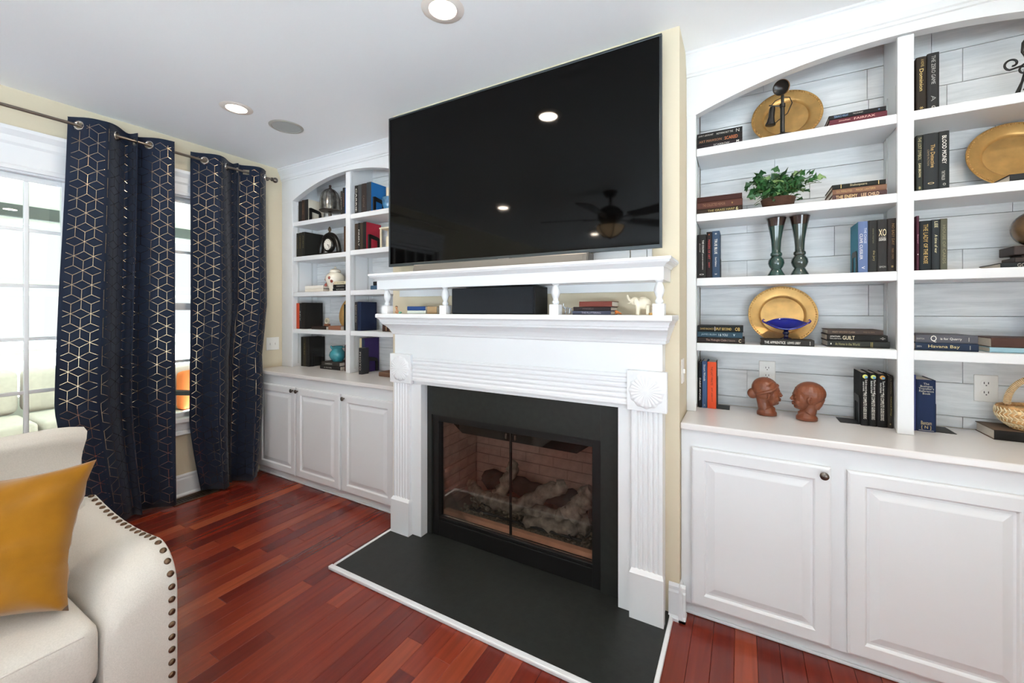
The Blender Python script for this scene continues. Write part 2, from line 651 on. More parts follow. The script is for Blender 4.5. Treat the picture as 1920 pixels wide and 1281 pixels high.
# crown moulding over the two bookcases
def crown(name, x0, x1, label):
    pr = [(0, -.115), (-.008, -.112), (-.008, -.10), (-.014, -.095), (-.018, -.07), (-.032, -.04), (-.04, -.025), (-.04, -.015), (-.046, -.01), (-.046, 0), (0, 0)]
    mb = MB().prism([(YF + p[0], CEIL + p[1]) for p in pr], 'x', x0, x1)
    return struct(name, mb, WHITE, label, 'trim')


crown('trim_3', XL + .001, CX0 - .001, 'white crown moulding above the bookcase beside the curtains')
crown('trim_4', CX1 + .001, XR - .001, 'white crown moulding above the bookcase with the telephone')


# ------------------------------------------------------------------ built-in bookcases
def bookcase(x0, x1, o0, o1, d0, d1, shelves_l, shelves_r, joints, label):
    """x0..x1 overall, o0..o1 clear opening, d0..d1 divider"""
    b = thing('built_in_bookcase', label, 'bookcase', ((x0 + x1) / 2, YF, ZC))
    ox, oy, oz = b.location

    def part(n, mb, mat=WHITE_SAT, **k):
        mb.v = [(p[0] - ox, p[1] - oy, p[2] - oz) for p in mb.v]
        return obj(n, mb, mat, b, **k)
    ym = YF + .02
    YBK = 2.555
    top = CEIL - .002
    part('stile', MB().box(x0 + .001, o0, YF, ym, ZC + .001, 2.43), bevel=.002)
    part('stile', MB().box(o1, x1 - .001, YF, ym, ZC + .001, 2.43), bevel=.002)
    part('side_panel', MB().box(x0 + .001, o0 - .004, ym, YBK + .01, ZC + .001, top))
    part('side_panel', MB().box(o1 + .004, x1 - .001, ym, YBK + .01, ZC + .001, top))
    dm = (d0 + d1) / 2
    part('divider', MB().box(dm - .012, dm + .012, ym, YBK, ZC + .001, 2.72))
    part('centre_stile', MB().box(d0, d1, YF, ym, ZC + .001, 2.575), bevel=.002)
    # arched header
    c, hw = (o0 + o1) / 2, (o1 - o0) / 2
    N = 28
    lo = [(o0 + (o1 - o0) * i / N, 2.43 + .155 * (1 - ((o0 + (o1 - o0) * i / N - c) / hw) ** 2)) for i in range(N + 1)]
    poly = [(x0 + .001, 2.43)] + lo + [(x1 - .001, 2.43), (x1 - .001, top), (x0 + .001, top)]
    n = len(poly)
    vs = [(p[0], YF, p[1]) for p in poly] + [(p[0], ym + .03, p[1]) for p in poly]
    part('arched_header', MB().add(vs, [tuple(range(n)), tuple(range(n, 2 * n))[::-1]] + [(i, (i + 1) % n, (i + 1) % n + n, i + n) for i in range(n)]))
    part('top_panel', MB().box(o0, o1, ym, YBK, 2.722, top))
    for bay, sh in ((0, shelves_l), (1, shelves_r)):
        a, e = (o0, dm - .012) if bay == 0 else (dm + .012, o1)
        for z in sh:
            part('shelf', MB().box(a + .001, e - .001, YF + .008, YBK - .006, z - .04, z), bevel=.003)
        for xs in (((a - .004) if bay == 0 else a, 1), (e if bay == 0 else (e + .004), -1)):
            for yy in (2.36, 2.50):
                part('shelf_standard', MB().box(min(xs[0], xs[0] + xs[1] * .004), max(xs[0], xs[0] + xs[1] * .004), yy - .008, yy + .008, ZC + .03, 2.40), M('shelf_rail', '#C9CBCB', .4))
        # whitewashed boards
        z = ZC - .098 + .148 - .097
        rows = [0.807 + .148 * k for k in range(14)]
        for k, zr in enumerate(rows):
            za, zb = max(zr + .0015, ZC + .001), min(zr + .1465, 2.72)
            if zb - za < .02:
                continue
            js = [a] + [q for q in joints[k % len(joints)] if a + .04 < q < e - .04] + [e]
            for q in range(len(js) - 1):
                part('plank', MB().box(js[q] + .001, js[q + 1] - .001, YBK - .005, YBK + .005, za, zb), SHIPLAP)
        part('back_panel', MB().box(a, e, YBK + .006, YBK + .012, ZC + .001, 2.735), M('board_gap', '#A9ABAB', .8))
    return b


SZ = [1.258, 1.591, 1.922, 2.257]
bookcase(CX1, 1.45, -0.205, 1.40, 0.572, 0.624, SZ, SZ,
         [[.85], [.025], [.85], [.27, 1.1], [.53, 1.1], [.025, .85], [.4], [.025, 1.0], [.3], [.15, .95], [.53, .8], [.525, .85], [.1, .75]],
         'white built-in bookcase right of the mantel with heads and basket')
bookcase(XL, CX0, -3.60, -2.11, -2.875, -2.823, [1.256, 1.591, 1.915, 2.235], [1.256, 1.591, 1.922, 2.222],
         [[-3.1, -2.4], [-3.3], [-2.5], [-3.05, -2.3], [-3.4, -2.6], [-3.2, -2.45]],
         'white built-in bookcase beside the curtains with clock and birdcage')


# counters and base cabinets
def counter(x0, x1, label):
    pr = [(2.042, ZC - .022), (2.046, ZC - .028), (2.042, ZC - .006), (2.048, ZC)]
    mb = MB().box(x0, x1, 2.042, 2.549, ZC - .03, ZC)
    return tag(obj('countertop', mb, COUNTER, bevel=.006, seg=3, loc=None), label, 'countertop')


counter(CX1 + .002, 1.448, 'white painted countertop under the terracotta heads')
counter(XL + .002, CX0 - .002, 'white painted countertop under the teal pitcher')


def knob(parent, x, y, z):
    mb = MB().lathe([(.004, 0), (.006, -.002), (.005, -.012), (.012, -.016), (.0155, -.02), (.0155, -.024), (.011, -.0275), (.004, -.029)], (0, 0, 0), 18, 'y')
    obj('knob', mb, PEWTER, parent, smooth=True, loc=(x, y, z))


def cab_door(parent, x0, x1, z0, z1, yf, knob_at):
    c = ((x0 + x1) / 2, yf, (z0 + z1) / 2)
    w, h = (x1 - x0) / 2, (z1 - z0) / 2

    def L(i, d):
        return (-w + i, w - i, -h + i, h - i, d)
    mb = MB().rects([L(0, .019), L(0, .004), L(.004, .0015), L(.009, 0), L(.052, 0), L(.056, .003), L(.060, .010), L(.068, .010), L(.092, .0025), L(.096, .0015)])
    d = obj('door', mb, WHITE_SAT, parent, loc=(c[0] - parent.location[0], c[1] - parent.location[1], c[2] - parent.location[2]))
    if knob_at:
        knob(d, knob_at[0] - c[0], .001, knob_at[1] - c[2])


def base_cab(x0, x1, doors, label):
    b = thing('base_cabinet', label, 'cabinet', ((x0 + x1) / 2, 2.07, 0))
    ox, oy, oz = b.location

    def part(n, mb, mat=WHITE_SAT, **k):
        mb.v = [(p[0] - ox, p[1] - oy, p[2] - oz) for p in mb.v]
        return obj(n, mb, mat, b, **k)
    part('body', MB().box(x0, x1, 2.07, 2.55, .062, ZC - .031), bevel=.002)
    part('toe_kick', MB().box(x0, x1, 2.10, 2.54, .001, .061))
    part('shoe_moulding', MB().box(x0, x1, 2.088, 2.0995, .001, .014), bevel=.004)
    for dd in doors:
        cab_door(b, *dd[:2], .075, .795, 2.050, dd[2])


base_cab(CX1 + .002, 1.448, [(-.202, .312, (.287, .765)), (.363, .877, (.852, .765)), (.925, 1.43, (.95, .765))], 'white base cabinet with raised-panel doors under the terracotta heads')
base_cab(XL + .003, CX0 - .002, [(-3.70, -3.176, (-3.201, .77)), (-3.163, -2.636, (-3.138, .77)), (-2.604, -2.08, (-2.579, .77))], 'white base cabinet with raised-panel doors beside the curtains')

# ------------------------------------------------------------------ fireplace
MX0, MX1 = -1.955, -0.300      # mantel body
MY = 1.93                      # mantel face
HZ = 0.018                     # hearth top
OX0, OX1, OZ = -1.735, -0.512, 0.965

hearth = thing('hearth', 'black slate hearth slab with white edge strip', 'hearth', (-1.13, 1.75, 0))


def rel(parent, mb):
    l = parent.location
    mb.v = [(p[0] - l[0], p[1] - l[1], p[2] - l[2]) for p in mb.v]
    return mb


obj('slab', rel(hearth, MB().box(-1.958, -.292, 1.50, 2.03, .0005, HZ - .0006)), SLATE, hearth)
e0 = MB().box(-1.985, -.265, 1.472, 1.4995, .0005, HZ + .002)
obj('edge_strip', rel(hearth, e0), WHITE, hearth, bevel=.005)
obj('edge_strip', rel(hearth, MB().box(-1.977, -1.9585, 1.5, 2.0, .0005, HZ + .002)), WHITE, hearth, bevel=.005)
obj('edge_strip', rel(hearth, MB().box(-.2915, -.273, 1.5, 2.0, .0005, HZ + .002)), WHITE, hearth, bevel=.005)

man = thing('fireplace_mantel', 'white painted fireplace mantel with fluted pilasters and two shelves', 'mantel', ((MX0 + MX1) / 2, MY, HZ))


def mp(n, mb, mat=WHITE, parent=None, **k):
    return obj(n, rel(man, mb), mat, man, **k)


def flutes(x0, x1, z0, z1, y, n, horiz=False, depth=.006):
    """fluted strip facing -y, grooves run along z (or along x)"""
    mb = MB()
    a0, a1 = (z0, z1) if horiz else (x0, x1)
    m = .012
    pts = [(a0, 0), (a0 + m, 0)]
    w = (a1 - a0 - 2 * m) / n
    for i in range(n):
        s = a0 + m + i * w
        for k in range(7):
            t = k / 6
            pts.append((s + w * (.14 + .72 * t), depth * math.sin(math.pi * t)))
    pts += [(a1 - m, 0), (a1, 0)]
    b0, b1 = (x0, x1) if horiz else (z0, z1)
    vs = []
    for b in (b0, b1):
        for p in pts:
            vs.append((b, y + p[1], p[0]) if horiz else (p[0], y + p[1], b))
    n_ = len(pts)
    fs = [(i, i + 1, i + 1 + n_, i + n_) for i in range(n_ - 1)]
    yb = y + .02
    for b in (b0, b1):
        vs.append((b, yb, a0) if horiz else (a0, yb, b))
        vs.append((b, yb, a1) if horiz else (a1, yb, b))
    q = 2 * n_
    fs += [tuple(list(range(n_)) + [q + 1, q]), tuple(list(range(n_, 2 * n_))[::-1] + [q + 2, q + 3]), (0, n_, q + 2, q), (n_ - 1, q + 1, q + 3, 2 * n_ - 1), (q, q + 2, q + 3, q + 1)]
    return mb.add(vs, fs)


# backing frame: two jambs and lintel
mp('jamb', MB().box(MX0 + .012, OX0, MY + .012, D - .001, HZ, OZ), bevel=.002)
mp('jamb', MB().box(OX1, MX1 - .012, MY + .012, D - .001, HZ, OZ), bevel=.002)
mp('lintel', MB().box(MX0 + .012, MX1 - .012, MY + .012, D - .001, OZ, 1.30), bevel=.002)
PL = ((-1.948, -1.812), (-.444, -.308))
for a, b in PL:
    mp('plinth_block', MB().box(a - .007, b + .007, 1.905, MY + .02, HZ, .235).prism([(a - .007, 0), (b + .007, 0), (b + .007, 0), (a - .007, 0)], 'z', .2, .2) if 0 else MB().box(a - .007, b + .007, 1.905, MY + .0118, HZ, .225).add(
        [(a - .007, 1.905, .225), (b + .007, 1.905, .225), (b + .007, MY + .0118, .225), (a - .007, MY + .0118, .225), (a, 1.922, .24), (b, 1.922, .24), (b, MY + .0118, .24), (a, MY + .0118, .24)],
        [(0, 1, 5, 4), (1, 2, 6, 5), (3, 0, 4, 7), (4, 5, 6, 7)]))
    mp('fluted_pilaster', flutes(a, b, .24, .967, MY - .008, 5))
    # corner block with carved shell
    c = ((a + b) / 2, (.967 + 1.15) / 2)
    mp('corner_block', MB().box(c[0] - .088, c[0] + .088, 1.91, MY + .0118, .967, 1.15), bevel=.003)
    N, rr = 96, []
    mb = MB()
    vs = [(c[0], 1.902 - .004, c[1])]
    ringn = 8
    for q in range(1, ringn + 1):
        t = q / ringn
        for k in range(N):
            th = 2 * math.pi * k / N
            rib = .5 + .5 * math.cos(24 * th)
            sc = 1 + .035 * math.cos(12 * th) * (t > .9)
            r = .078 * t * sc
            y = 1.91 - (.013 * math.sqrt(max(0, 1 - (t * .82) ** 2)) - .002) - .0035 * rib * t * (t < .99)
            if q == ringn:
                y = 1.9105
            vs.append((c[0] + r * math.cos(th), y, c[1] + r * math.sin(th)))
    fs = [(0, 1 + (k + 1) % N, 1 + k) for k in range(N)]
    for q in range(ringn - 1):
        for k in range(N):
            fs.append((1 + q * N + k, 1 + q * N + (k + 1) % N, 1 + (q + 1) * N + (k + 1) % N, 1 + (q + 1) * N + k))
    mp('shell_rosette', mb.add(vs, fs), smooth=True)
mp('fluted_frieze', flutes(-1.79, -.466, .988, 1.132, MY - .008, 5, horiz=True))
mp('frieze_panel', MB().box(MX0 + .01, MX1 - .01, MY + .002, MY + .0118, 1.132, 1.32))
# lower shelf with bed moulding
lower = [(.0, .0, 1.272), (.006, .008, 1.276), (.006, .012, 1.288), (.010, .016, 1.292), (.010, .02, 1.300), (.014, .03, 1.312), (.020, .05, 1.328), (.024, .075, 1.340), (.026, .078, 1.350),
         (.030, .084, 1.352), (.030, .088, 1.362), (.036, .094, 1.372), (.042, .102, 1.378), (.046, .110, 1.381), (.046, .110, 1.398), (.044, .108, 1.403), (.040, .104, 1.404)]
mp('lower_shelf', MB().sweep3(lower, MX0, MX1 + .0, MY, D - .002))
UX0, UX1 = -2.0, -.29
upper = [(0, 0, 1.556), (.001, .001, 1.612), (.006, .006, 1.614), (.008, .014, 1.618), (.014, .024, 1.624), (.024, .032, 1.628), (.03, .036, 1.632), (.03, .038, 1.636), (.036, .042, 1.640), (.036, .042, 1.650), (.034, .04, 1.652)]
mp('upper_shelf', MB().sweep3(upper, UX0, UX1, 1.835, D - .002))
mp('cleat', MB().box(-1.98, -.34, 2.008, D - .002, 1.515, 1.556))
for bx_ in (-1.945, -1.485, -.80, -.313):
    pr = [(.012, 0), (.016, .004), (.018, .012), (.014, .02), (.0125, .026), (.016, .036), (.0215, .052), (.022, .062), (.018, .078), (.013, .09), (.0125, .094), (.018, .099), (.0185, .104)]
    bl = thing('b', 'x', 'x') if 0 else None
    mb = MB().box(-.024, .024, -.024, .024, 0, .05)
    bo = obj('baluster', mb.lathe([(r, z + .05) for r, z in pr], (0, 0, 0), 20), WHITE, man, smooth=True, loc=(bx_ - man.location[0], 1.868 - MY, 1.404 - HZ))

# slate facing inside the mantel
fac = thing('slate_facing', 'black slate facing around the firebox', 'slate surround', (-1.125, 2.0, HZ))
SY = 2.0
obj('slate_slab', rel(fac, MB().box(OX0 + .0005, FBX0, SY, D - .0012, HZ + .0005, OZ - .0005)), SLATE, fac)
obj('slate_slab', rel(fac, MB().box(FBX1, OX1 - .0005, SY, D - .0012, HZ + .0005, OZ - .0005)), SLATE, fac)
obj('slate_slab', rel(fac, MB().box(FBX0 + .0005, FBX1 - .0005, SY, D - .0012, FBZ - .012, OZ - .0005)), SLATE, fac)

# gas insert: frame, brick-lined box, glass, mesh curtain rod, louvre
ins = thing('fireplace_insert', 'black metal gas fireplace insert with glass doors and brick lining', 'fireplace', (-1.157, 2.04, HZ))


def ip(n, mb, mat, **k):
    return obj(n, rel(ins, mb), mat, ins, **k)


G = .002
a, b, zt = FBX0 + G, FBX1 - G, FBZ - .013
FR = .045
ip('frame', MB().box(a, a + FR, 2.012, 2.06, HZ + .0005, zt).box(b - FR, b, 2.012, 2.06, HZ + .0005, zt).box(a + FR, b - FR, 2.012, 2.06, zt - .04, zt), BLACK, bevel=.002)
ip('louvre_panel', MB().box(a + FR, b - FR, 2.014, 2.06, HZ + .0005, .115), BLACK, bevel=.002)
ip('sill_strip', MB().box(a + FR, b - FR, 2.018, 2.058, .1155, .135), BLACK, bevel=.002)
BRK = M('firebrick', '#B08C7E', .9, var=.15, scale=22, bump=.4, bscale=60)
MOR = M('firebrick_joint', '#8A6C60', .95)
FY0, FY1 = 2.062, 2.50
ip('lit_brick_lip', MB().box(a + FR, b - FR, 2.0605, 2.095, .1155, .160), M('lit_firebrick_tone', '#D09878', .7, var=.18, scale=12), bevel=.002)  # front brick edge of the firebox floor, its lit tone put into the colour
ip('firebox_floor', MB().box(a, b, FY0 + .04, FY1, .10, .125), MOR)
ip('firebox_top', MB().box(a, b, FY0, FY1, FBZ - .02, FBZ - .005), M('soot', '#17130F', .95))
ip('smoke_hood', MB().prism([(a + .05, zt - .04), (b - .05, zt - .04), (b - .16, zt - .12), (a + .16, zt - .12)], 'y', FY0 + .04, FY0 + .045), M('soot2', '#120F0D', .95))
ip('side_lining', MB().box(a, a + .012, FY0, FY1, .125, FBZ - .02), MOR)
ip('side_lining', MB().box(b - .012, b, FY0, FY1, .125, FBZ - .02), MOR)
ip('back_lining', MB().box(a + .012, b - .012, FY1 - .02, FY1, .125, FBZ - .02), MOR)
bh, bl_ = .068, .2
for r_ in range(9):
    z = .127 + r_ * bh
    off = (r_ % 2) * .1
    for k in range(4):
        y0_ = max(FY0 + .003, FY0 + .003 + k * .2 - off)
        y1_ = min(FY1 - .024, FY0 + .003 + (k + 1) * .2 - off)
        if y1_ - y0_ < .02:
            continue
        me_ = MB().box(-.003, .003, .001, y1_ - y0_ - .001, .002, bh - .003).mesh()
        me_.materials.append(BRK)
        for xx in (a + .0151, b - .0151):
            link('brick', me_, None, ins, (xx - ins.location[0], y0_ - 2.04, z - HZ))
    for k in range(7):
        x0_ = max(a + .02, a + .02 + k * bl_ - off)
        x1_ = min(b - .02, a + .02 + (k + 1) * bl_ - off)
        if x1_ - x0_ < .02:
            continue
        me_ = MB().box(.001, x1_ - x0_ - .001, -.003, .003, .002, bh - .003).mesh()
        me_.materials.append(BRK)
        link('brick', me_, None, ins, (x0_ - ins.location[0], FY1 - .0231 - 2.04, z - HZ))
SMOKED = glass_mat('smoked_glass', (.90, .88, .86), .7, .02)
xm = (a + b) / 2
ip('glass_door', MB().box(a + FR, xm - .002, 2.040, 2.044, .1355, zt - .04), SMOKED)
ip('glass_door', MB().box(xm + .002, b - FR, 2.040, 2.044, .1355, zt - .04), SMOKED)
ip('door_hinge_rail', MB().box(xm - .006, xm + .006, 2.045, 2.056, .137, zt - .04), M('dark_hinge', '#2A2624', .5, metal=.6))
ip('handle', MB().lathe([(.004, 0), (.008, .006), (.008, .03), (.004, .034)], (xm + .03, 2.05, zt - .09), 12).lathe([(.004, 0), (.008, .006), (.008, .03), (.004, .034)], (xm - .03, 2.05, zt - .09), 12), NICKEL, smooth=True)

# gas log set
LOGM = M('ceramic_log', '#7C7266', .95, var=.5, scale=26, bump=1.0, bscale=40)
CHAR = M('charred_log', '#3A332E', .95, var=.4, scale=14, bump=.8, bscale=40)
EMB = M('lava_granules', '#6E6456', .95, var=.5, scale=90, bump=1.0, bscale=120)
lg = thing('gas_log_set', 'grey ceramic gas logs over lava rock inside the firebox', 'gas logs', (-1.13, 2.28, .125))


def log(p, q, r0, r1, mat, seed, seg=12):
    rn = random.Random(seed)
    p, q = Vector(p), Vector(q)
    pts, rs = [], []
    for i in range(seg + 1):
        t = i / seg
        w = p.lerp(q, t) + Vector((rn.uniform(-1, 1), rn.uniform(-1, 1), rn.uniform(-1, 1))) * .009
        pts.append(w)
        k = r0 + (r1 - r0) * t
        rs.append(k * rn.uniform(.82, 1.16) * (.7 if i in (0, seg) else 1))
    mb = MB().tube(pts, rs, 14)
    mb.v = [tuple(Vector(v) + Vector((rn.uniform(-1, 1), rn.uniform(-1, 1), rn.uniform(-1, 1))) * .0042) for v in mb.v]
    return obj('log', rel(lg, mb), mat, lg, smooth=True, sharp=55)


log((-1.52, 2.34, .29), (-.85, 2.36, .27), .062, .06, CHAR, 1)
log((-1.48, 2.23, .215), (-.98, 2.21, .21), .05, .045, LOGM, 2)
log((-1.02, 2.20, .20), (-.76, 2.24, .215), .055, .07, LOGM, 3)
log((-1.36, 2.24, .22), (-1.27, 2.32, .45), .04, .038, LOGM, 4)
log((-1.21, 2.16, .235), (-.90, 2.27, .40), .036, .042, LOGM, 5)
log((-.86, 2.17, .25), (-.74, 2.25, .40), .055, .05, LOGM, 6)
log((-1.12, 2.15, .19), (-.80, 2.18, .20), .033, .045, LOGM, 7)
log((-1.58, 2.26, .27), (-1.44, 2.18, .23), .03, .034, LOGM, 8)
rn = random.Random(5)
mb = MB()
for i in range(260):
    x = rn.uniform(-1.58, -.70)
    y = rn.uniform(2.12, 2.36)
    r = rn.uniform(.008, .017)
    h = .02 + .055 * max(0, 1 - abs((y - 2.24) / .13)) * max(0, 1 - abs((x + 1.14) / .5) ** 3)
    mb.ball((x, y, .142 + h * rn.random()), (r, r, r * .8), 6, 4)
em = obj('lava_rock', rel(lg, mb), EMB, lg)
em['kind'] = 'stuff'
obj('burner_pan', rel(lg, MB().box(-1.56, -.72, 2.12, 2.36, .1265, .15)), EMB, lg, bevel=.01)
mb = MB()
for xx in (-1.45, -1.13, -.82):
    mb.tube([(xx, 2.10, .20), (xx, 2.13, .17), (xx, 2.38, .17), (xx, 2.41, .30)], .007, 6)
mb.tube([(-1.5, 2.13, .172), (-.76, 2.13, .172)], .007, 6)
obj('grate', rel(lg, mb), BLACK, lg)

# ------------------------------------------------------------------ television, sound bar, speaker
TX0, TX1, TZ0, TZ1 = -2.036, -.318, 1.712, 2.692
tv = thing('television', 'large black flat-screen television mounted above the mantel', 'television', ((TX0 + TX1) / 2, 2.0, TZ0))
BEZ = M('gunmetal_bezel', '#4A5054', .3, metal=.8)
SCR = M('black_glass_screen', '#040404', .045, spec=.17)


def tp(n, mb, mat, **k):
    return obj(n, rel(tv, mb), mat, tv, **k)


tp('back_housing', MB().box(TX0 + .01, TX1 - .01, 1.985, 2.012, TZ0 + .01, TZ1 - .01), BLACKM, bevel=.004)
w_ = .011
tp('bezel', MB().box(TX0, TX1, 1.966, 1.9848, TZ0, TZ0 + w_ + .006).box(TX0, TX1, 1.966, 1.9848, TZ1 - w_, TZ1).box(TX0, TX0 + w_, 1.966, 1.9848, TZ0 + w_ + .006, TZ1 - w_).box(TX1 - w_, TX1, 1.966, 1.9848, TZ0 + w_ + .006, TZ1 - w_), BEZ, bevel=.0015)
tp('screen', MB().box(TX0 + w_, TX1 - w_, 1.970, 1.9845, TZ0 + w_ + .006, TZ1 - w_), SCR)
tp('logo_bar', MB().box(-1.21, -1.10, 1.964, 1.9658, TZ0 - .012, TZ0 + .003), BLACK)
tp('wall_mount', MB().box(-1.5, -.85, 2.0125, D - .0005, 2.05, 2.4), BLACK)
tp('badge', MB().box(-1.19, -1.12, 1.9632, 1.964, TZ0 - .002, TZ0 + .002), M('badge_silver', '#B8B8B8', .4))
sb = thing('sound_bar', 'silver sound bar on the upper mantel shelf under the television', 'sound bar', (-1.2, 1.9, 1.652))
SIL = M('brushed_silver', '#86817A', .35, metal=.7)
obj('body', rel(sb, MB().prism([(1.862, 1.653), (1.95, 1.653), (1.95, 1.70), (1.872, 1.70)], 'x', -1.73, -.642)), SIL, sb, bevel=.003)
obj('end_cap', rel(sb, MB().prism([(1.861, 1.6525), (1.951, 1.6525), (1.951, 1.701), (1.871, 1.701)], 'x', -.641, -.634)), M('dark_grey_plastic', '#5A5854', .5), sb)
obj('grille', rel(sb, MB().prism([(1.8605, 1.657), (1.8618, 1.657), (1.8708, 1.697), (1.8695, 1.697)], 'x', -1.72, -.66)), M('silver_grille', '#7E7972', .5, metal=.6, bump=.6, bscale=900), sb)
cc = thing('cable_cover', 'white cable raceway boards on the wall above the mantel', 'cable cover', (-.45, 2.02, 1.652))
obj('cover_board', rel(cc, MB().box(-.66, -.475, 2.018, D - .0005, 1.653, 1.84)), WHITE, cc, bevel=.002)
obj('cover_board', rel(cc, MB().box(-.47, -.395, 2.0145, D - .0005, 1.653, 1.84)), WHITE, cc, bevel=.002)
obj('raceway', rel(cc, MB().box(-.393, -.37, 2.0145, D - .0005, 1.653, 1.84)), WHITE, cc, bevel=.004)
sp = thing('centre_speaker', 'black centre speaker box on the lower mantel shelf', 'speaker', (-1.17, 1.93, 1.4045))
obj('cabinet', rel(sp, MB().box(-1.425, -.905, 1.853, 2.005, 1.405, 1.548)), BLACKM, sp, bevel=.003)
obj('grille_cloth', rel(sp, MB().box(-1.42, -.91, 1.842, 1.8525, 1.408, 1.546)), M('speaker_cloth', '#0E141B', .95, bump=.8, bscale=700), sp, bevel=.004)


# ------------------------------------------------------------------ ceiling fixtures
CANW = M('can_trim', '#E9E2DA', .5)
LAMP = M('lit_lamp_lens', '#FFE9CF', .5, emit=14.0)


def can(x, y, label, grp, power):
    t = thing('recessed_light', label, 'ceiling light', (x, y, CEIL), group=grp)
    obj('trim_ring', MB().lathe([(.058, -.001), (.060, -.006), (.085, -.004), (.093, -.0005)], n=32), CANW, t, smooth=True)
    obj('lens', MB().lathe([(.001, -.0035), (.06, -.0035), (.06, -.0008)], n=32), LAMP, t)
    d = bpy.data.lights.new('can_light', 'AREA')
    d.shape = 'DISK'
    d.size = .12
    d.energy = power
    d.color = (1, .86, .70)
    lo = bpy.data.objects.new('can_light', d)
    COL.objects.link(lo)
    lo.parent = t
    lo.location = (0, 0, -.012)


can(-1.137, 1.412, 'lit recessed ceiling light in front of the television', 'recessed ceiling lights', 7)
can(-2.865, 1.45, 'lit recessed ceiling light beside the round ceiling speaker', 'recessed ceiling lights', 7)
can(.59, 1.45, 'recessed ceiling light in front of the telephone shelves', 'recessed ceiling lights', 7)
can(-2.65, -.56, 'recessed ceiling light beside the ceiling fan above the sofa', 'recessed ceiling lights', 7)
can(.3, -.56, 'recessed ceiling light beside the ceiling fan away from the sofa', 'recessed ceiling lights', 7)
can(-2.2, -2.88, 'recessed ceiling light beyond the ceiling fan', 'recessed ceiling lights', 7)
cs = thing('ceiling_speaker', 'round grey ceiling speaker beside a recessed light', 'speaker', (-2.845, 1.772, CEIL))
obj('rim', MB().lathe([(.092, -.001), (.094, -.006), (.106, -.005), (.112, -.0005)], n=36), M('speaker_rim', '#A9A79F', .6), cs, smooth=True)
obj('grille', MB().lathe([(.001, -.005), (.092, -.004), (.093, -.001)], n=36), M('speaker_grille', '#B4B8B6', .7, bump=.5, bscale=900), cs, smooth=True)

# ceiling fan (seen reflected in the television)
fan = thing('ceiling_fan', 'dark wood ceiling fan with glass bowl light', 'ceiling fan', (-1.27, -.55, CEIL))
FW = M('dark_fan_wood', '#2E1B12', .45, var=.2, scale=10)
BRZ = M('oil_bronze', '#2C211A', .4, metal=.7)
obj('canopy', MB().lathe([(.02, -.07), (.05, -.06), (.075, -.02), (.08, -.0005)], n=24), BRZ, fan, smooth=True)
obj('downrod', MB().lathe([(.013, -.16), (.013, -.06)], n=12), BRZ, fan)
obj('motor', MB().lathe([(.04, -.36), (.10, -.34), (.135, -.30), (.14, -.24), (.10, -.19), (.04, -.16)], n=28), BRZ, fan, smooth=True)
for k in range(5):
    a_ = R(22 + 72 * k)
    mb = MB()
    pl = [(.26, -.065), (.72, -.095), (.77, -.07), (.78, 0), (.77, .07), (.72, .095), (.26, .065)]
    mb.prism(pl, 'z', -.004, .004)
    mb.v = [(p[0], p[1] * math.cos(R(12)) - p[2] * math.sin(R(12)), p[2] * math.cos(R(12)) + p[1] * math.sin(R(12))) for p in mb.v]
    bo = obj('blade', mb, FW, fan, bevel=.003, loc=(0, 0, -.30), rot=(0, 0, a_))
    obj('blade_iron', MB().box(.12, .30, -.02, .02, -.012, -.005), BRZ, bo)
bowl = obj('bowl_shade', MB().lathe([(.012, -.505), (.07, -.49), (.125, -.45), (.15, -.40), (.15, -.385)], n=28), M('amber_glass_lit', '#FFD9A8', .5, emit=2.5), fan, smooth=True)
obj('finial', MB().lathe([(.004, -.53), (.012, -.52), (.012, -.505)], n=12), BRZ, fan, smooth=True)
for k in range(6):
    a_ = R(60 * k)
    obj('shade_strap', MB().tube([(math.cos(a_) * r, math.sin(a_) * r, z) for r, z in ((.155, -.385), (.155, -.41), (.128, -.455), (.072, -.496), (.01, -.512))], .005, 6), BRZ, fan)

# ------------------------------------------------------------------ curtain rod and curtains
RX, RZ = XL + .125, 2.588
rod = thing('curtain_rod', 'brushed nickel curtain rod above the windows', 'curtain rod', (RX, .8, RZ))
obj('pole', MB().tube([(0, -1.75, 0), (0, 1.325, 0)], .0095, 14), NICKEL, rod, smooth=True)
obj('finial', MB().lathe([(.0095, 1.325), (.016, 1.33), (.016, 1.338), (.009, 1.342), (.02, 1.352), (.024, 1.364), (.02, 1.376), (.008, 1.384)], n=18, axis='y'), PEWTER, rod, smooth=True)
for yy in (1.308, -.55):
    obj('bracket', MB().tube([(-.124, yy, -.0), (-.012, yy, -.012)], .006, 8).lathe([(.02, -.1245), (.02, -.119), (.008, -.115)], (0, yy, 0), 14, 'x'), PEWTER, rod, smooth=True)


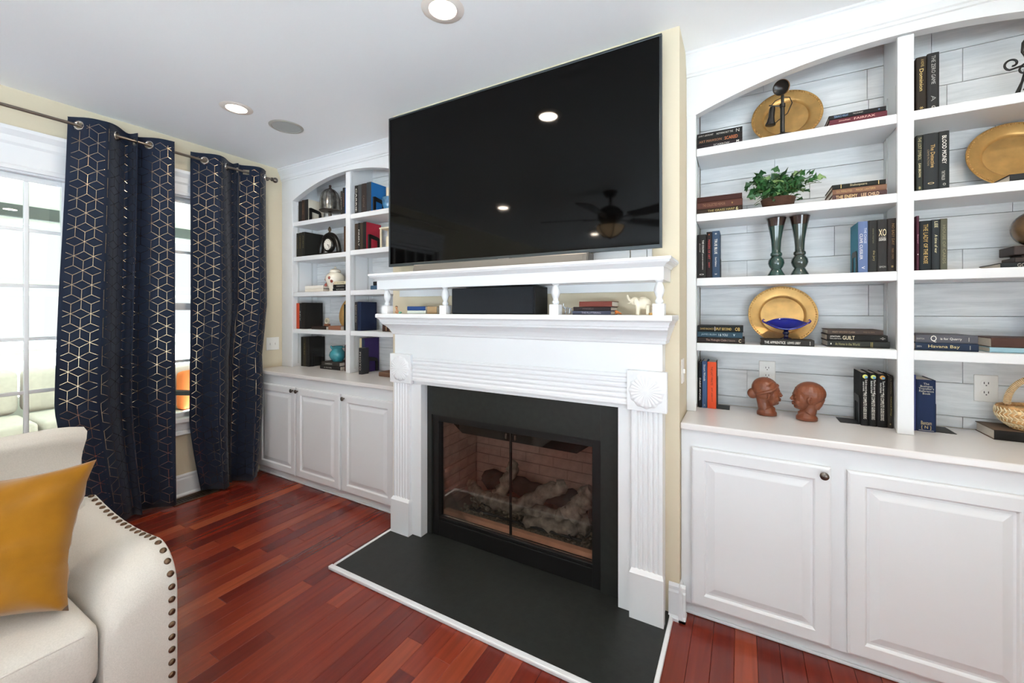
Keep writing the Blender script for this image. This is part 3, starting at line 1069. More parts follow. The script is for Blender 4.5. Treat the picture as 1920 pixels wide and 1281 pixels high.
def curtain(label, yr, waves, phase, amp, ztop, zbot, seed, hem, xs=0.0, ridge=(.5, .03, 0)):
    rn = random.Random(seed)
    ph = [rn.uniform(0, 6.28) for _ in range(6)]

    def rng(t):                       # y range at height t (0 top, 1 bottom)
        for i in range(len(yr) - 1):
            if yr[i][0] <= t <= yr[i + 1][0]:
                k = (t - yr[i][0]) / (yr[i + 1][0] - yr[i][0])
                return [yr[i][q] + (yr[i + 1][q] - yr[i][q]) * k for q in (1, 2)]
        return yr[-1][1:]

    def P(s, t):
        y0, y1 = rng(t)
        w = math.sin(2 * math.pi * waves * s + phase + .35 * math.sin(2.2 * t + ph[0]) * (t > .0))
        w = math.tanh(1.6 * w) / math.tanh(1.6)
        A = amp * (1 + .08 * t) * (1 - .25 * math.sin(3 * s + ph[1]) * t)
        x = A * w + ridge[2] * math.exp(-((s - ridge[0] + .03 * t) / ridge[1]) ** 2) + .012 * math.sin(5 * t + 9 * s + ph[2]) * t
        y = y0 + (y1 - y0) * s + .018 * math.sin(4 * math.pi * waves * s + 2 * phase) + .010 * math.sin(6 * t + ph[3]) * t
        zt = ztop - .012 * abs(w) * 0
        z = zt + (hem(s) - zt) * t
        x += .03 * max(0, t - .9) * 10 * (.3 - s * .2) + xs * max(0, min(1, (t - .45) / .25)) * s
        return Vector((x, y, z))
    W = sum((P((i + 1) / 400, .0) - P(i / 400, .0)).length for i in range(400))
    tab = [0]
    for i in range(400):
        tab.append(tab[-1] + (P((i + 1) / 400, .0) - P(i / 400, .0)).length)

    def s_of(A):
        lo_, hi_ = 0, 400
        while hi_ - lo_ > 1:
            m = (lo_ + hi_) // 2
            if tab[m] <= A:
                lo_ = m
            else:
                hi_ = m
        return (lo_ + (A - tab[lo_]) / max(1e-9, tab[lo_ + 1] - tab[lo_])) / 400
    yc = (yr[0][1] + yr[0][2]) / 2
    root = thing('curtain', label, 'curtain', (RX, yc, zbot))
    off = Vector((0, yc, zbot))
    mb = MB().grid(lambda u, v: P(u, v ** 1.8) - off, 170, 64)
    rz = RZ - zbot
    mb.f = [q for q in mb.f if not any(abs(mb.v[i][0]) < .015 and abs(mb.v[i][2] - rz) < .014 for i in q)]
    c = obj('cloth', mb, NAVYC, root, smooth=True, sharp=0)
    so = c.modifiers.new('thick', 'SOLIDIFY')
    so.thickness = .002
    so.offset = 0
    # printed foil cube pattern
    e = .0605
    H = ztop - zbot
    vs, fs = [], []

    def nrm(s, t):
        d = 1e-3
        a = P(min(1, s + d), t) - P(max(0, s - d), t)
        b = P(s, min(1, t + d)) - P(s, max(0, t - d))
        n = b.cross(a).normalized()
        return n if n.dot(Vector((1, 0, 0))) >= 0 or True else -n

    sgn = 1 if nrm(.02, .5).x > 0 else 1

    def at(A, B):
        s, t = s_of(A), B / H
        return P(s, t), nrm(s, t)
    hw = .0012
    r3 = math.sqrt(3) * e

    def seg(p, q):
        n = 3
        pts, okk = [], []
        for k in range(n + 1):
            A = p[0] + (q[0] - p[0]) * k / n
            B = p[1] + (q[1] - p[1]) * k / n
            ok = (.004 < A < W - .004 and .03 < B < H - .02) and not (B < .085 and abs(P(s_of(A), B / H).x) < .022)
            okk.append(ok)
            pts.append((min(max(A, .004), W - .004), min(max(B, .01), H - .01)))
        if not any(okk):
            return
        d = Vector((q[0] - p[0], q[1] - p[1])).normalized()
        m = (-d[1] * hw, d[0] * hw)
        base = len(vs)
        for A, B in pts:
            for sg in (-1, 1):
                pos, nn = at(A + sg * m[0], B + sg * m[1])
                vs.append(pos + nn * FS * .0016 - off)
        for k in range(n):
            i = base + 2 * k
            if okk[k] and okk[k + 1]:
                fs.append((i, i + 1, i + 3, i + 2))
    FS = 1
    t_ = nrm(.0, .5)
    a_ = P(.02, .5) - P(0, .5)
    b_ = P(0, .52) - P(0, .5)
    # room side of the cloth: pick the sign that points to +x on a crest
    best = max((P(i / 40, .5).x, i / 40) for i in range(41))[1]
    FS = 1 if nrm(best, .5).x > 0 else -1
    for j in range(-1, int(H / (1.5 * e)) + 2):
        for i in range(-1, int(W / r3) + 2):
            cx, cy = r3 * (i + .5 * (j % 2)), 1.5 * e * j
            V = [(cx + e * math.cos(R(90 + 60 * k)), cy + e * math.sin(R(90 + 60 * k))) for k in range(6)]
            for k in (0, 1, 2):
                seg(V[k], V[(k + 1) % 6])
            for k in (0, 2, 4):
                seg((cx, cy), V[k])
    me = bpy.data.meshes.new('foil')
    me.from_pydata(vs, [], fs)
    link('foil_pattern', me, FOIL, root)
    # grommets where the cloth crosses the rod
    prev = P(0, .02).x
    for i in range(1, 200):
        x = P(i / 200, .02).x
        if prev * x < 0 and abs(i / 200 - ridge[0]) > (.12 if ridge[2] else -1):
            p = P(i / 200, 0)
            tdir = P(min(1, i / 200 + .01), 0) - P(i / 200 - .01, 0)
            tdir.z = 0
            tdir.normalize()
            pts = [(Vector((0, p.y, RZ)) + tdir * .024 * math.cos(q) + Vector((0, 0, .024 * math.sin(q)))) - off for q in [2 * math.pi * k / 20 for k in range(20)]]
            obj('grommet', MB().tube(pts, .0075, 8, closed=True), M('bright_nickel', '#C8C4BC', .25, metal=1.0), root, smooth=True)
        prev = x
    return root


curtain('wide navy curtain with gold cube pattern behind the sofa arm', [(0, .90, 1.405), (.4, .865, 1.405), (.7, .85, 1.41), (1, .95, 1.405)], 1.45, -.911, .066, 2.642, .015, 4, lambda s: .02, 0.0, (.565, .034, .085))
curtain('narrow navy curtain with gold cube pattern beside the base cabinet', [(0, 1.545, 2.085), (.45, 1.54, 2.075), (.62, 1.54, 2.005), (.8, 1.545, 2.0), (1, 1.62, 1.96)], 1.75, -1.43, .055, 2.645, .015, 9, lambda s: .02 + .035 * max(0, s - .75) * 4, .06, (.60, .04, .05))

# floor register, switch plates, outlets
fr_ = thing('floor_register', 'bronze floor vent between the navy curtains', 'floor vent', (-3.655, 1.55, 0))
BRW = M('register_bronze', '#4A3A2C', .45, metal=.5)
obj('frame', MB().box(-.065, .065, -.15, -.125, .0005, .006).box(-.065, .065, .125, .15, .0005, .006).box(-.065, -.04, -.125, .125, .0005, .006).box(.04, .065, -.125, .125, .0005, .006), BRW, fr_, bevel=.002)
obj('duct', MB().box(-.04, .04, -.125, .125, .0004, .0008), BLACK, fr_)
sl = MB().box(-.04, .04, -.003, .003, .0008, .0045).mesh()
sl.materials.append(BRW)
for k in range(14):
    link('slat', sl, None, fr_, (0, -.117 + k * .018, 0))

PLATE = M('white_plastic_plate', '#E8E6E1', .4)
SLOT = M('socket_dark', '#2B2724', .6)


def outlet(loc, rotz, label):
    t = thing('power_outlet', label, 'outlet', loc, rotz)
    obj('plate', MB().box(-.037, .037, -.006, 0, -.058, .058), PLATE, t, bevel=.003)
    for dz in (-.02, .02):
        s_ = obj('socket', MB().lathe([(.017, 0), (.017, .0008)], (0, 0, 0), 20, 'y'), PLATE, t, loc=(0, -.0072, dz))
        for xx in (-.0065, .0065):
            obj('slot', MB().box(xx - .0012, xx + .0012, -.0006, .0002, -.001, .008), SLOT, s_)
        obj('slot', MB().lathe([(.0024, -.0006), (.0024, .0002)], (0, 0, -.007), 10, 'y'), SLOT, s_)
    return t


outlet((.117, 2.5498, 1.10), 0, 'white power outlet behind the bun-haired head')
outlet((.92, 2.5498, 1.088), 0, 'white power outlet on the boards beside the basket')
outlet((XL + .0001, 1.625, .37), R(90), 'white power outlet low on the wall under the narrow window')
sw = thing('light_switch', 'white double light switch between curtain and bookcase', 'light switch', (XL + .0001, 2.212, 1.12), R(90))
obj('plate', MB().box(-.058, .058, -.006, 0, -.058, .058), PLATE, sw, bevel=.003)
for xx in (-.023, .023):
    obj('toggle', MB().box(xx - .004, xx + .004, -.014, -.006, -.012, .008), PLATE, sw, bevel=.001)
sw = thing('light_switch', 'white light switch on the chimney side', 'light switch', (CX1 + .0001, 2.12, 1.135), R(90))
obj('plate', MB().box(-.035, .035, -.006, 0, -.058, .058), PLATE, sw, bevel=.003)
obj('toggle', MB().box(-.004, .004, -.014, -.006, -.012, .008), PLATE, sw, bevel=.001)

# ------------------------------------------------------------------ sofa
SX, SYO = -1.705, .672          # front plane, outer side of the arm
sofa = thing('sofa', 'oatmeal linen sofa with nailhead-trimmed arms', 'sofa', (-2.15, -.33, 0))
SL = sofa.location


def sp_(n, mb, mat=FABRIC, **k):
    return obj(n, rel(sofa, mb), mat, sofa, **k)


def arm_profile(dz, dx, rad, n=10):
    """points (x,z) from front bottom up over the rounded corner to the back"""
    zt = .605 - dz
    xf = SX - dx
    pts = [(xf, .07), (xf, .16), (xf, .26), (xf, zt - rad)]
    for k in range(1, n + 1):
        a = math.pi / 2 * k / n
        pts.append((xf - rad + rad * math.cos(a), zt - rad + rad * math.sin(a)))
    for k in range(1, 7):
        t = k / 6
        pts.append((xf - rad - (.62) * t, zt - .02 * math.sin(math.pi * t) + .02 * t * t))
    return pts


def arm(side):
    rows = [(.487, .17, .012, .09), (.497, .115, .004, .10), (.53, .06, -.004, .115), (.58, .018, -.004, .13), (.62, .003, 0, .135), (.642, .0, 0, .135), (.646, .002, 0, .135), (.668, .002, 0, .135), (.674, .006, .004, .135)]
    vs = []
    prs = []
    for y, dz, dx, rad in rows:
        pr = arm_profile(dz, dx, rad)
        prs.append(pr)
        yy = y if side > 0 else -.66 - y
        vs += [(p[0], yy, p[1]) for p in pr]
    n = len(prs[0])
    fs = []
    for i in range(len(rows) - 1):
        for k in range(n - 1):
            fs.append((i * n + k, i * n + k + 1, (i + 1) * n + k + 1, (i + 1) * n + k))
    m = len(vs)
    y0 = rows[0][0] if side > 0 else -.66 - rows[0][0]
    y1 = rows[-1][0] if side > 0 else -.66 - rows[-1][0]
    xb = prs[0][-1][0]
    vs += [(xb, y0, .07), (xb, y1, .07)]
    q = (len(rows) - 1) * n
    fs.append(tuple(range(n)) + (m,))
    fs.append(tuple(range(q, q + n))[::-1] + (m + 1,))
    fs.append(tuple(i * n + n - 1 for i in range(len(rows))) + (m + 1, m))
    fs.append(tuple(i * n for i in range(len(rows)))[::-1] + (m, m + 1))
    a = sp_('arm', MB().add(vs, fs), smooth=True, sharp=50)
    # nailheads along the outer band
    pr = arm_profile(.002, 0, .135, 24)
    acc, nxt = 0, .02
    nm = NAIL
    for k in range(len(pr) - 1):
        p, q = Vector((pr[k][0], 0, pr[k][1])), Vector((pr[k + 1][0], 0, pr[k + 1][1]))
        L = (q - p).length
        while nxt <= acc + L:
            c = p.lerp(q, (nxt - acc) / L)
            t = (q - p).normalized()
            nn = Vector((t.z, 0, -t.x))
            ang = math.atan2(nn.x, nn.z)
            yy = .657 if side > 0 else -.66 - .657
            c = c + Vector((0, yy, 0)) - SL
            link('nailhead', nm, None, sofa, c, (0, ang, 0))
            nxt += .043
        acc += L


NAIL = MB().lathe([(.0105, -.001), (.0105, .001), (.009, .004), (.006, .006), (.0015, .007)], n=12).mesh(True, 60)
NAIL.materials.append(BRASSN)
arm(1)
arm(-1)
sp_('base_rail', MB().box(-2.45, SX - .012, -1.14, .48, .07, .27), bevel=.02, seg=3)
for c0, c1 in ((-.33, .483), (-1.145, -.335)):
    cu = sp_('seat_cushion', MB().box(-2.36, SX - .0, c0 + .002, c1, .272, .475), bevel=.045, seg=4, smooth=True, sharp=0)
    zz = .455
    pts = [(SX - .012, c0 + .02, zz), (SX - .004, (c0 + c1) / 2, zz), (SX - .012, c1 - .02, zz)]
    obj('welt', MB().tube([Vector((SX - .008, y_, .452)) - SL for y_ in (c0 + .04, (c0 + c1) / 2, c1 - .04)], .0045, 8), FABRIC, cu, smooth=True)


# back with rolled, slightly flared top
def back_pt(u, v):
    # u along y (0..1), v round the section
    y0, y1 = -1.30, .622
    sec = [(-2.33, .10), (-2.335, .45), (-2.37, .62), (-2.42, .76), (-2.445, .84), (-2.45, .89), (-2.475, .918), (-2.53, .928), (-2.575, .90), (-2.575, .85), (-2.555, .76), (-2.55, .45), (-2.55, .10)]
    k = v * (len(sec) - 1)
    i = min(int(k), len(sec) - 2)
    f = k - i
    x = sec[i][0] + (sec[i + 1][0] - sec[i][0]) * f
    z = sec[i][1] + (sec[i + 1][1] - sec[i][1]) * f
    fl = max(0, (z - .76) / .16) ** 1.5 * .035
    c = (u - .5) * 2
    y = (y0 + y1) / 2 + c * ((y1 - y0) / 2 + fl)
    z += -.02 * max(0, (abs(c) - .93) / .07) * (z > .8) + .0
    x -= .02 * max(0, (abs(c) - .95) / .05)
    return (x, y, z)


mb = MB().grid(back_pt, 40, 36)
w = 37
mb.f.append(tuple(range(w)))
mb.f.append(tuple(range(40 * w, 41 * w))[::-1])
sp_('backrest', mb, smooth=True, sharp=60)
for c0, c1 in ((-.33, .50), (-1.16, -.335)):
    sp_('back_cushion', MB().box(-2.40, -2.26, c0 + .003, c1, .477, .80), bevel=.05, seg=4, smooth=True, sharp=0) if 0 else None
for xx in (-1.76, -2.5):
    for yy in (.60, -1.26):
        sp_('leg', MB().prism([(xx - .03, yy - .03), (xx + .03, yy - .03), (xx + .03, yy + .03), (xx - .03, yy + .03)], 'z', .0005, .0695), M('dark_leg', '#2B1B12', .4))


def pillow(name, label, w, h, T, mat, mtx, cat='pillow', grp=None, seed=1):
    rn = random.Random(seed)
    N = 26
    ph = [rn.uniform(0, 6) for _ in range(8)]

    def side(sg):
        def fn(u, v):
            a, b = u * 2 - 1, v * 2 - 1
            ex = 1 - .13 * (1 - b * b)
            ez = 1 - .13 * (1 - a * a)
            th = T * (max(0, 1 - a ** 4) * max(0, 1 - b ** 4)) ** .55
            wr = .007 * math.sin(7 * a + 5 * b + ph[0]) + .006 * math.sin(11 * b - 4 * a + ph[1]) + .006 * math.sin(18 * b - 7 * a + 5 * a * a + ph[2]) * (.3 + .7 * a * a) * (1 - .5 * b)
            th += wr * min(1, th / (T * .5))
            return (a * w / 2 * ex, -sg * th, b * h / 2 * ez)
        return fn
    mb = MB().grid(side(1), N, N).grid(side(-1), N, N)
    me = mb.mesh(False)
    bm = bmesh.new()
    bm.from_mesh(me)
    bmesh.ops.remove_doubles(bm, verts=bm.verts, dist=.0004)
    bmesh.ops.recalc_face_normals(bm, faces=bm.faces)
    bm.to_mesh(me)
    bm.free()
    me.polygons.foreach_set('use_smooth', [True] * len(me.polygons))
    o = link(name, me, mat)
    o.matrix_world = mtx
    return tag(o, label, cat, grp)


def frame(loc, ex, ez):
    ex, ez = Vector(ex).normalized(), Vector(ez)
    ez = (ez - ex * ez.dot(ex)).normalized()
    ey = ez.cross(ex)
    m = Matrix((ex, ey, ez)).transposed().to_4x4()
    m.translation = loc
    return m


pillow('throw_pillow', 'mustard yellow throw pillow leaning on the sofa arm', .45, .45, .085, MUST, frame((-2.04, .315, .69), (.62, .78, .03), (-.17, .42, .89)), seed=2)
pillow('throw_pillow', 'mustard yellow throw pillow behind the front mustard pillow', .46, .44, .07, MUST, frame((-2.235, -.10, .712), (.05, .99, 0), (-.16, .03, .98)), seed=5)
pillow('throw_pillow', 'small navy throw pillow in front of mustard pillow', .42, .40, .06, M('navy_pillow', '#1C2450', .9), frame((-2.02, -.20, .682), (.1, .99, .0), (-.2, .06, .97)), seed=8)

# ------------------------------------------------------------------ sun porch outside the windows
PW_ = M('porch_white', '#E6EBE4', .6)
PG = M('porch_pale_green', '#D9DED4', .7)
struct('porch_floor', MB().box(-7.4, XL - .1, -3.5, 3.9, -.2, -.12), M('porch_boards', '#B9B7B0', .7, var=.1, scale=4), 'pale grey porch floor outside the windows', 'floor')
struct('porch_ceiling', MB().box(-7.4, XL - .1, -3.5, 3.9, 2.95, 3.0), PG, 'pale porch ceiling outside the windows', 'ceiling')
pw = sstruct('porch_screen_wall', 'white framed porch window wall outside', 'wall', (-7.1, 0, -.12))


def pp(n, mb, mat=PW_, **k):
    return obj(n, rel(pw, mb), mat, pw, **k)


for y_ in (-2.9, -1.65, -.4, .85, 2.1, 3.35):
    pp('post', MB().box(-7.16, -7.04, y_ - .08, y_ + .08, -.12, 2.95))
for z0_, z1_ in ((-.12, .45), (2.40, 2.46), (2.6, 2.95)):
    pp('rail', MB().box(-7.13, -7.07, -3.4, 3.5, z0_, z1_))
pp('roller_shade', MB().box(-7.06, -7.0, -3.4, 3.4, 2.462, 2.598), M('shade_box', '#4E5252', .7))
for k, z_ in enumerate((.95, 1.62, 1.74)):
    pp('rail', MB().box(-7.12, -7.08, -3.4, 3.5, z_ - .025, z_ + .025))
for x_ in (-6.4, -5.5, -4.6):
    pp('post', MB().box(x_ - .07, x_ + .07, 3.44, 3.56, -.12, 2.95))
for z0_, z1_ in ((-.12, .45), (2.35, 2.95), (1.5, 1.6)):
    pp('rail', MB().box(-7.1, XL - .1, 3.46, 3.54, z0_, z1_), PG if z0_ > 2 else PW_)
struct('reflector', MB().box(-9, 14, -16, YB - .12, -.35, -.2).box(XR + .12, 14, YB - .12, 9, -.35, -.2), M('bounce_surface', '#CACDD2', .9, var=.08, scale=1.5), 'unseen pale patio behind the house', 'ground')  # unseen slab, added so sunlight bounces in through the openings to the ceiling
struct('ground', MB().box(-40, XL - .2, -30, 40, -.6, -.5), M('pale_lawn', '#C9C9C0', .9, var=.15, scale=2), 'bright lawn beyond the porch', 'ground')
GC = M('outdoor_cushion', '#D8D0CB', .9, var=.05, scale=30)
os_ = thing('outdoor_sofa', 'grey-green cushioned outdoor sofa on the porch', 'sofa', (-6.5, 1.0, -.12))
for y_ in (-.15, .78, 1.71):
    obj('back_cushion', rel(os_, MB().box(-6.85, -6.62, y_ - .45, y_ + .45, .33, .80)), GC, os_, bevel=.07, seg=3, smooth=True, sharp=0)
    obj('seat_cushion', rel(os_, MB().box(-6.61, -5.95, y_ - .45, y_ + .45, .19, .34)), GC, os_, bevel=.04, seg=3, smooth=True, sharp=0)
obj('frame', rel(os_, MB().box(-6.9, -5.93, -.62, 2.18, -.1195, .185)), M('wicker', '#8F8A80', .9), os_)
ch = thing('porch_chair', 'white porch chair with dark arms and orange cushion', 'chair', (-5.25, 2.35, -.12), R(25))
obj('seat', MB().box(-.3, .3, -.3, .3, .32, .46), M('chair_white', '#D8D8D4', .8), ch, bevel=.03)
obj('backrest', MB().box(-.3, -.22, -.3, .3, .46, .95), M('chair_white', '#D8D8D4', .8), ch, bevel=.03)
obj('arm', MB().box(-.3, .3, -.36, -.30, .66, .71), BLACK, ch, bevel=.01)
obj('arm', MB().box(-.3, .3, .30, .36, .66, .71), BLACK, ch, bevel=.01)
for sx_ in (-.27, .27):
    for sy_ in (-.33, .33):
        obj('leg', MB().box(sx_ - .02, sx_ + .02, sy_ - .02, sy_ + .02, .0005, .66), BLACK, ch)
obj('seat_frame', MB().box(-.29, .29, -.31, .31, .26, .318), BLACK, ch)
tag(obj('porch_cushion', MB().box(-.06, .06, -.2, .2, 0, .42), M('orange_cloth', '#E0793F', .9), bevel=.05, seg=3, smooth=True, sharp=0, loc=(-5.384, 2.288, .342), rot=(0, 0, R(25))), 'orange cushion on the porch chair', 'cushion')

# ------------------------------------------------------------------ books
def cloth(h, rough=.7):
    return M('book_cloth_' + h.lstrip('#'), h, rough, spec=.3, bump=.15, bscale=600)


def foil(h):
    return M('print_' + h.lstrip('#'), h, .5, spec=.3)


def book(x0, x1, size, zb, yf, d, spine, label, letters=(), cover=None, flat=False, grp=None, rotz=0, tilt=0):
    """upright: x0..x1 thickness, size = height; flat: x0..x1 length, size = thickness. Spine faces the room."""
    g = .0004
    x0, x1 = x0 + g, x1 - g
    t = thing('book', label, 'book', (x0, yf, zb), rotz, grp)
    if tilt:
        t.rotation_euler = (0, tilt, rotz)
    tb = .0028
    cm = cloth(cover or spine)
    smat = cloth(spine)
    w = x1 - x0
    if flat:
        obj('cover', MB().box(0, w, tb, d, g, tb).box(0, w, tb, d, size - tb - g, size - g), cm, t)
        obj('spine', MB().prism([(tb, g), (.0008, size * .12 + g), (0, size * .3), (0, size * .7), (.0008, size * .88), (tb, size - g)], 'x', 0, w), smat, t)
        obj('pages', MB().box(.003, w - .003, tb, d - .004, tb, size - tb - g), PAGES, t)
    else:
        obj('cover', MB().box(0, tb, tb, d, g, size).box(w - tb, w, tb, d, g, size), cm, t)
        obj('spine', MB().prism([(0, tb), (w * .12, .0008), (w * .3, 0), (w * .7, 0), (w * .88, .0008), (w, tb)], 'z', g, size), smat, t)
        obj('pages', MB().box(tb, w - tb, tb, d - .004, .003, size - .003), PAGES, t)
    for L in letters:
        s, pos, ln, hh, colr = L[:5]
        off = L[5] if len(L) > 5 else 0
        hor = len(L) > 6 and L[6]
        if flat:
            lettering(s, ln * w, hh * size, foil(colr), t, (pos * w, -.0004, size * (.5 + off)), (1, 0, 0), (0, 0, 1))
        elif hor:
            lettering(s, ln * w, hh, foil(colr), t, (w * (.5 + off), -.0004, size * (1 - pos)), (1, 0, 0), (0, 0, 1))
        else:
            lettering(s, ln * size, hh * w, foil(colr), t, (w * (.5 + off), -.0004, size * (1 - pos)), (0, 0, -1), (1, 0, 0))
    return t


def row(zb, yf, d, items, grp):
    out = []
    for it in items:
        x0, x1, h, sp_c, label = it[:5]
        letters = it[5] if len(it) > 5 else ()
        cov = it[6] if len(it) > 6 else None
        out.append(book(x0, x1, h, zb, yf, d, sp_c, label, letters, cov, grp=grp))
    return out


def stack(zb, yf, d, items, grp):
    """items listed top book first"""
    z = zb
    for it in reversed(items):
        x0, x1, th, sp_c, label = it[:5]
        letters = it[5] if len(it) > 5 else ()
        cov = it[6] if len(it) > 6 else None
        dy = it[7] if len(it) > 7 else 0
        book(x0, x1, th, z, yf + dy, d, sp_c, label, letters, cov, flat=True, grp=grp)
        z += th
    return z


W_, G_, OR, SI = '#E9E6DD', '#C9A765', '#C9733F', '#B9B6AE'
BK, BK2, BK3 = '#191919', '#211F1E', '#262726'
Y1 = 2.328
# bookcase with heads, bay next to the chimney
stack(2.257, Y1, .19, [
    (-.203, .003, .031, BK, 'black hardback on top of the stack beside the telephone', [('JOHN T. LESCROART', .2, .34, .34, SI), ('NOTHING BUT THE', .62, .36, .3, SI), ('N', .9, .07, .5, SI)]),
    (-.203, .003, .027, BK2, 'black hardback with orange title beside the telephone', [('ART MAWSON', .30, .5, .42, '#A0714F'), ('SCARED', .76, .28, .6, OR)]),
    (-.203, .003, .024, '#241B1F', 'dark plum hardback at the bottom of the stack beside the telephone', [('SCARROW', .55, .35, .4, SI), ('M', .9, .05, .5, W_)])], 'books lying beside the telephone')
stack(2.257, Y1, .19, [
    (.345, .543, .020, '#1B1A1C', 'thin black book lying on the maroon book', [('TERRANCE WRIGHT', .22, .26, .5, '#6F8FB0'), ('THE JOURNEY', .52, .18, .35, SI), ('*', .88, .03, .4, '#8FA5D0')]),
    (.347, .546, .031, '#5A2630', 'maroon hardback lying at the end of the telephone shelf', [('jonathan', .27, .2, .25, '#E0B7A8', .12), ('FAIRFAX', .62, .36, .3, '#D9A9A0', .12)])], 'books lying at the end of the telephone shelf')
stack(1.922, Y1, .19, [
    (-.203, .002, .028, '#3A1C16', 'dark brown hardback on top of the stack beside the ivy'),
    (-.203, .004, .034, '#54332A', 'brown hardback in the middle of the stack beside the ivy', [('THE COLLECTED MEMOIR', .38, .5, .4, '#8F6A54'), ('*', .78, .03, .3, G_)]),
    (-.203, .000, .026, '#33261C', 'dark olive hardback at the bottom of the stack beside the ivy', [('THE GRASS HARP', .55, .6, .4, '#B7A66A'), ('6', .9, .05, .6, '#D8CF9A')])], 'books lying beside the ivy')
stack(1.922, Y1, .19, [
    (.357, .542, .021, '#1C1E1B', 'thin black book with gold-banded spine on top of two brown books', [('Shakespeare', .5, .32, .6, '#B9AF8C'), ('|', .17, .012, .8, '#D8C07A'), ('|', .87, .012, .8, '#D8C07A')]),
    (.358, .545, .025, '#7A5A48', 'light brown hardback between the gold-banded black book and the gold-lettered one', [('SIX MINUTES', .22, .3, .4, '#A98A5A'), ('MAGIC LANTERN', .62, .35, .4, '#B8935E')]),
    (.357, .546, .024, '#4B3433', 'brown hardback with big gold title at the bottom beside the ivy', [('THE ENEMY', .27, .40, .62, '#E0C08A'), ('LEE CHILD', .70, .32, .6, '#E0BE96')])], 'books lying right of the ivy')
row(1.591, 2.335, .15, [
    (-.203, -.160, .227, BK2, 'black upright book against the stile left of the vases', [('THE COLONY', .28, .3, .2, W_, .15), ('JILLIANE HOFFMAN', .62, .36, .12, W_, .1), ('JILLIANE', .3, .2, .12, SI, -.2), ('O', .91, .03, .5, W_)]),
    (-.159, -.134, .238, '#231B1C', 'thin black upright book with red title left of the vases', [('MAKERS OF ART', .38, .42, .4, '#B54A45'), ('BARRY', .72, .12, .3, '#B54A45'), ('*', .06, .03, .3, OR)]),
    (-.133, -.098, .240, '#34475E', 'slate blue upright book left of the vases', [('TRUE BLUE', .33, .32, .36, W_), ('David Baldacci', .66, .2, .22, W_), ('X', .92, .03, .3, W_), ('*', .06, .03, .3, W_)])], 'upright books left of the vases')
row(1.591, 2.335, .15, [
    (.450, .484, .227, '#5E7096', 'lavender blue upright book right of the vases', [('CLIVE CUSSLER', .49, .5, .3, W_, -.2), ('THE CHASE', .28, .3, .25, '#C6CCDA', .22), ('V', .9, .05, .35, W_)], '#3F7F95'),
    (.485, .515, .228, BK3, 'black upright book with faint gold script right of the vases', [('the jury', .68, .2, .36, '#9A8E62', .1), ('steve martini', .3, .28, .2, '#6F6A52', .05)]),
    (.516, .548, .229, '#2E2D2C', 'charcoal upright book lettered XO', [('XO', .25, .8, .030, '#E3D6AE', 0, True), ('A NOVEL', .35, .75, .009, SI, 0, True), ('DEAVER', .385, .75, .010, W_, 0, True), ('SIMON', .9, .7, .008, SI, 0, True)]),
    (.549, .579, .230, '#2B2523', 'dark brown upright book with bronze title at the divider', [('NO EASY DAY', .30, .4, .3, '#9A7A52', .1), ('MARK OWEN', .66, .2, .25, '#8A6E4C', .05), ('*', .9, .04, .3, '#E0C88C')])], 'upright books right of the vases')
stack(1.258, 2.34, .19, [
    (-.203, .007, .031, '#171B1C', 'black hardback with gold title on top beside the gold plate and blue dish', [('DAVID BALDACCI', .22, .3, .3, '#B59A5A'), ('|', .395, .01, .7, W_), ('SPLIT SECOND', .58, .34, .4, '#D8B866'), ('OB', .88, .1, .55, '#D8B866')]),
    (-.203, .004, .029, '#2C4452', 'blue-grey hardback in the middle beside the gold plate and blue dish', [('JAMES BLISH', .26, .34, .36, '#8FA3AC'), ('I & YOU', .58, .2, .42, '#C4D0D4'), ('v', .82, .04, .4, '#C4D0D4')]),
    (-.203, .014, .028, '#2A2321', 'dark brown hardback at the bottom beside the gold plate and blue dish', [('The Midnight Club', .40, .42, .5, '#A98C80'), ('PATTERSON', .70, .2, .3, '#8A7468'), ('C', .9, .05, .6, '#D9C8A0')])], 'books lying left of the gold plate')
book(.080, .291, .029, 1.258, 2.314, .115, '#2A2826', 'dark grey book lying under the cobalt glass dish', [('THE APPRENTICE', .27, .40, .42, W_), ('LEWIS LIBBY', .63, .24, .35, W_), ('|', .92, .01, .6, SI)], flat=True)
stack(1.258, 2.36, .17, [
    (.345, .541, .023, '#423833', 'brown-grey hardback on top right of the cobalt dish', [('MARY HIGGINS CLARK', .3, .42, .36, '#8A7660'), ('weep no more', .75, .2, .4, '#75634F')]),
    (.342, .556, .028, '#161514', 'black hardback with pale block title right of the cobalt dish', [('JONATHAN', .14, .17, .3, W_, .16), ('KELLERMAN', .15, .19, .2, SI, -.16), ('GUILT', .37, .2, .62, '#DDD3B4'), ('-o-', .92, .08, .4, SI)]),
    (.344, .563, .029, '#2B2C2A', 'charcoal hardback at the bottom right of the cobalt dish', [("At Home in the World", .33, .4, .42, '#9A9468'), ('||', .72, .03, .8, '#B9A560'), ('.', .06, .02, .3, W_)])], 'books lying right of the cobalt dish')
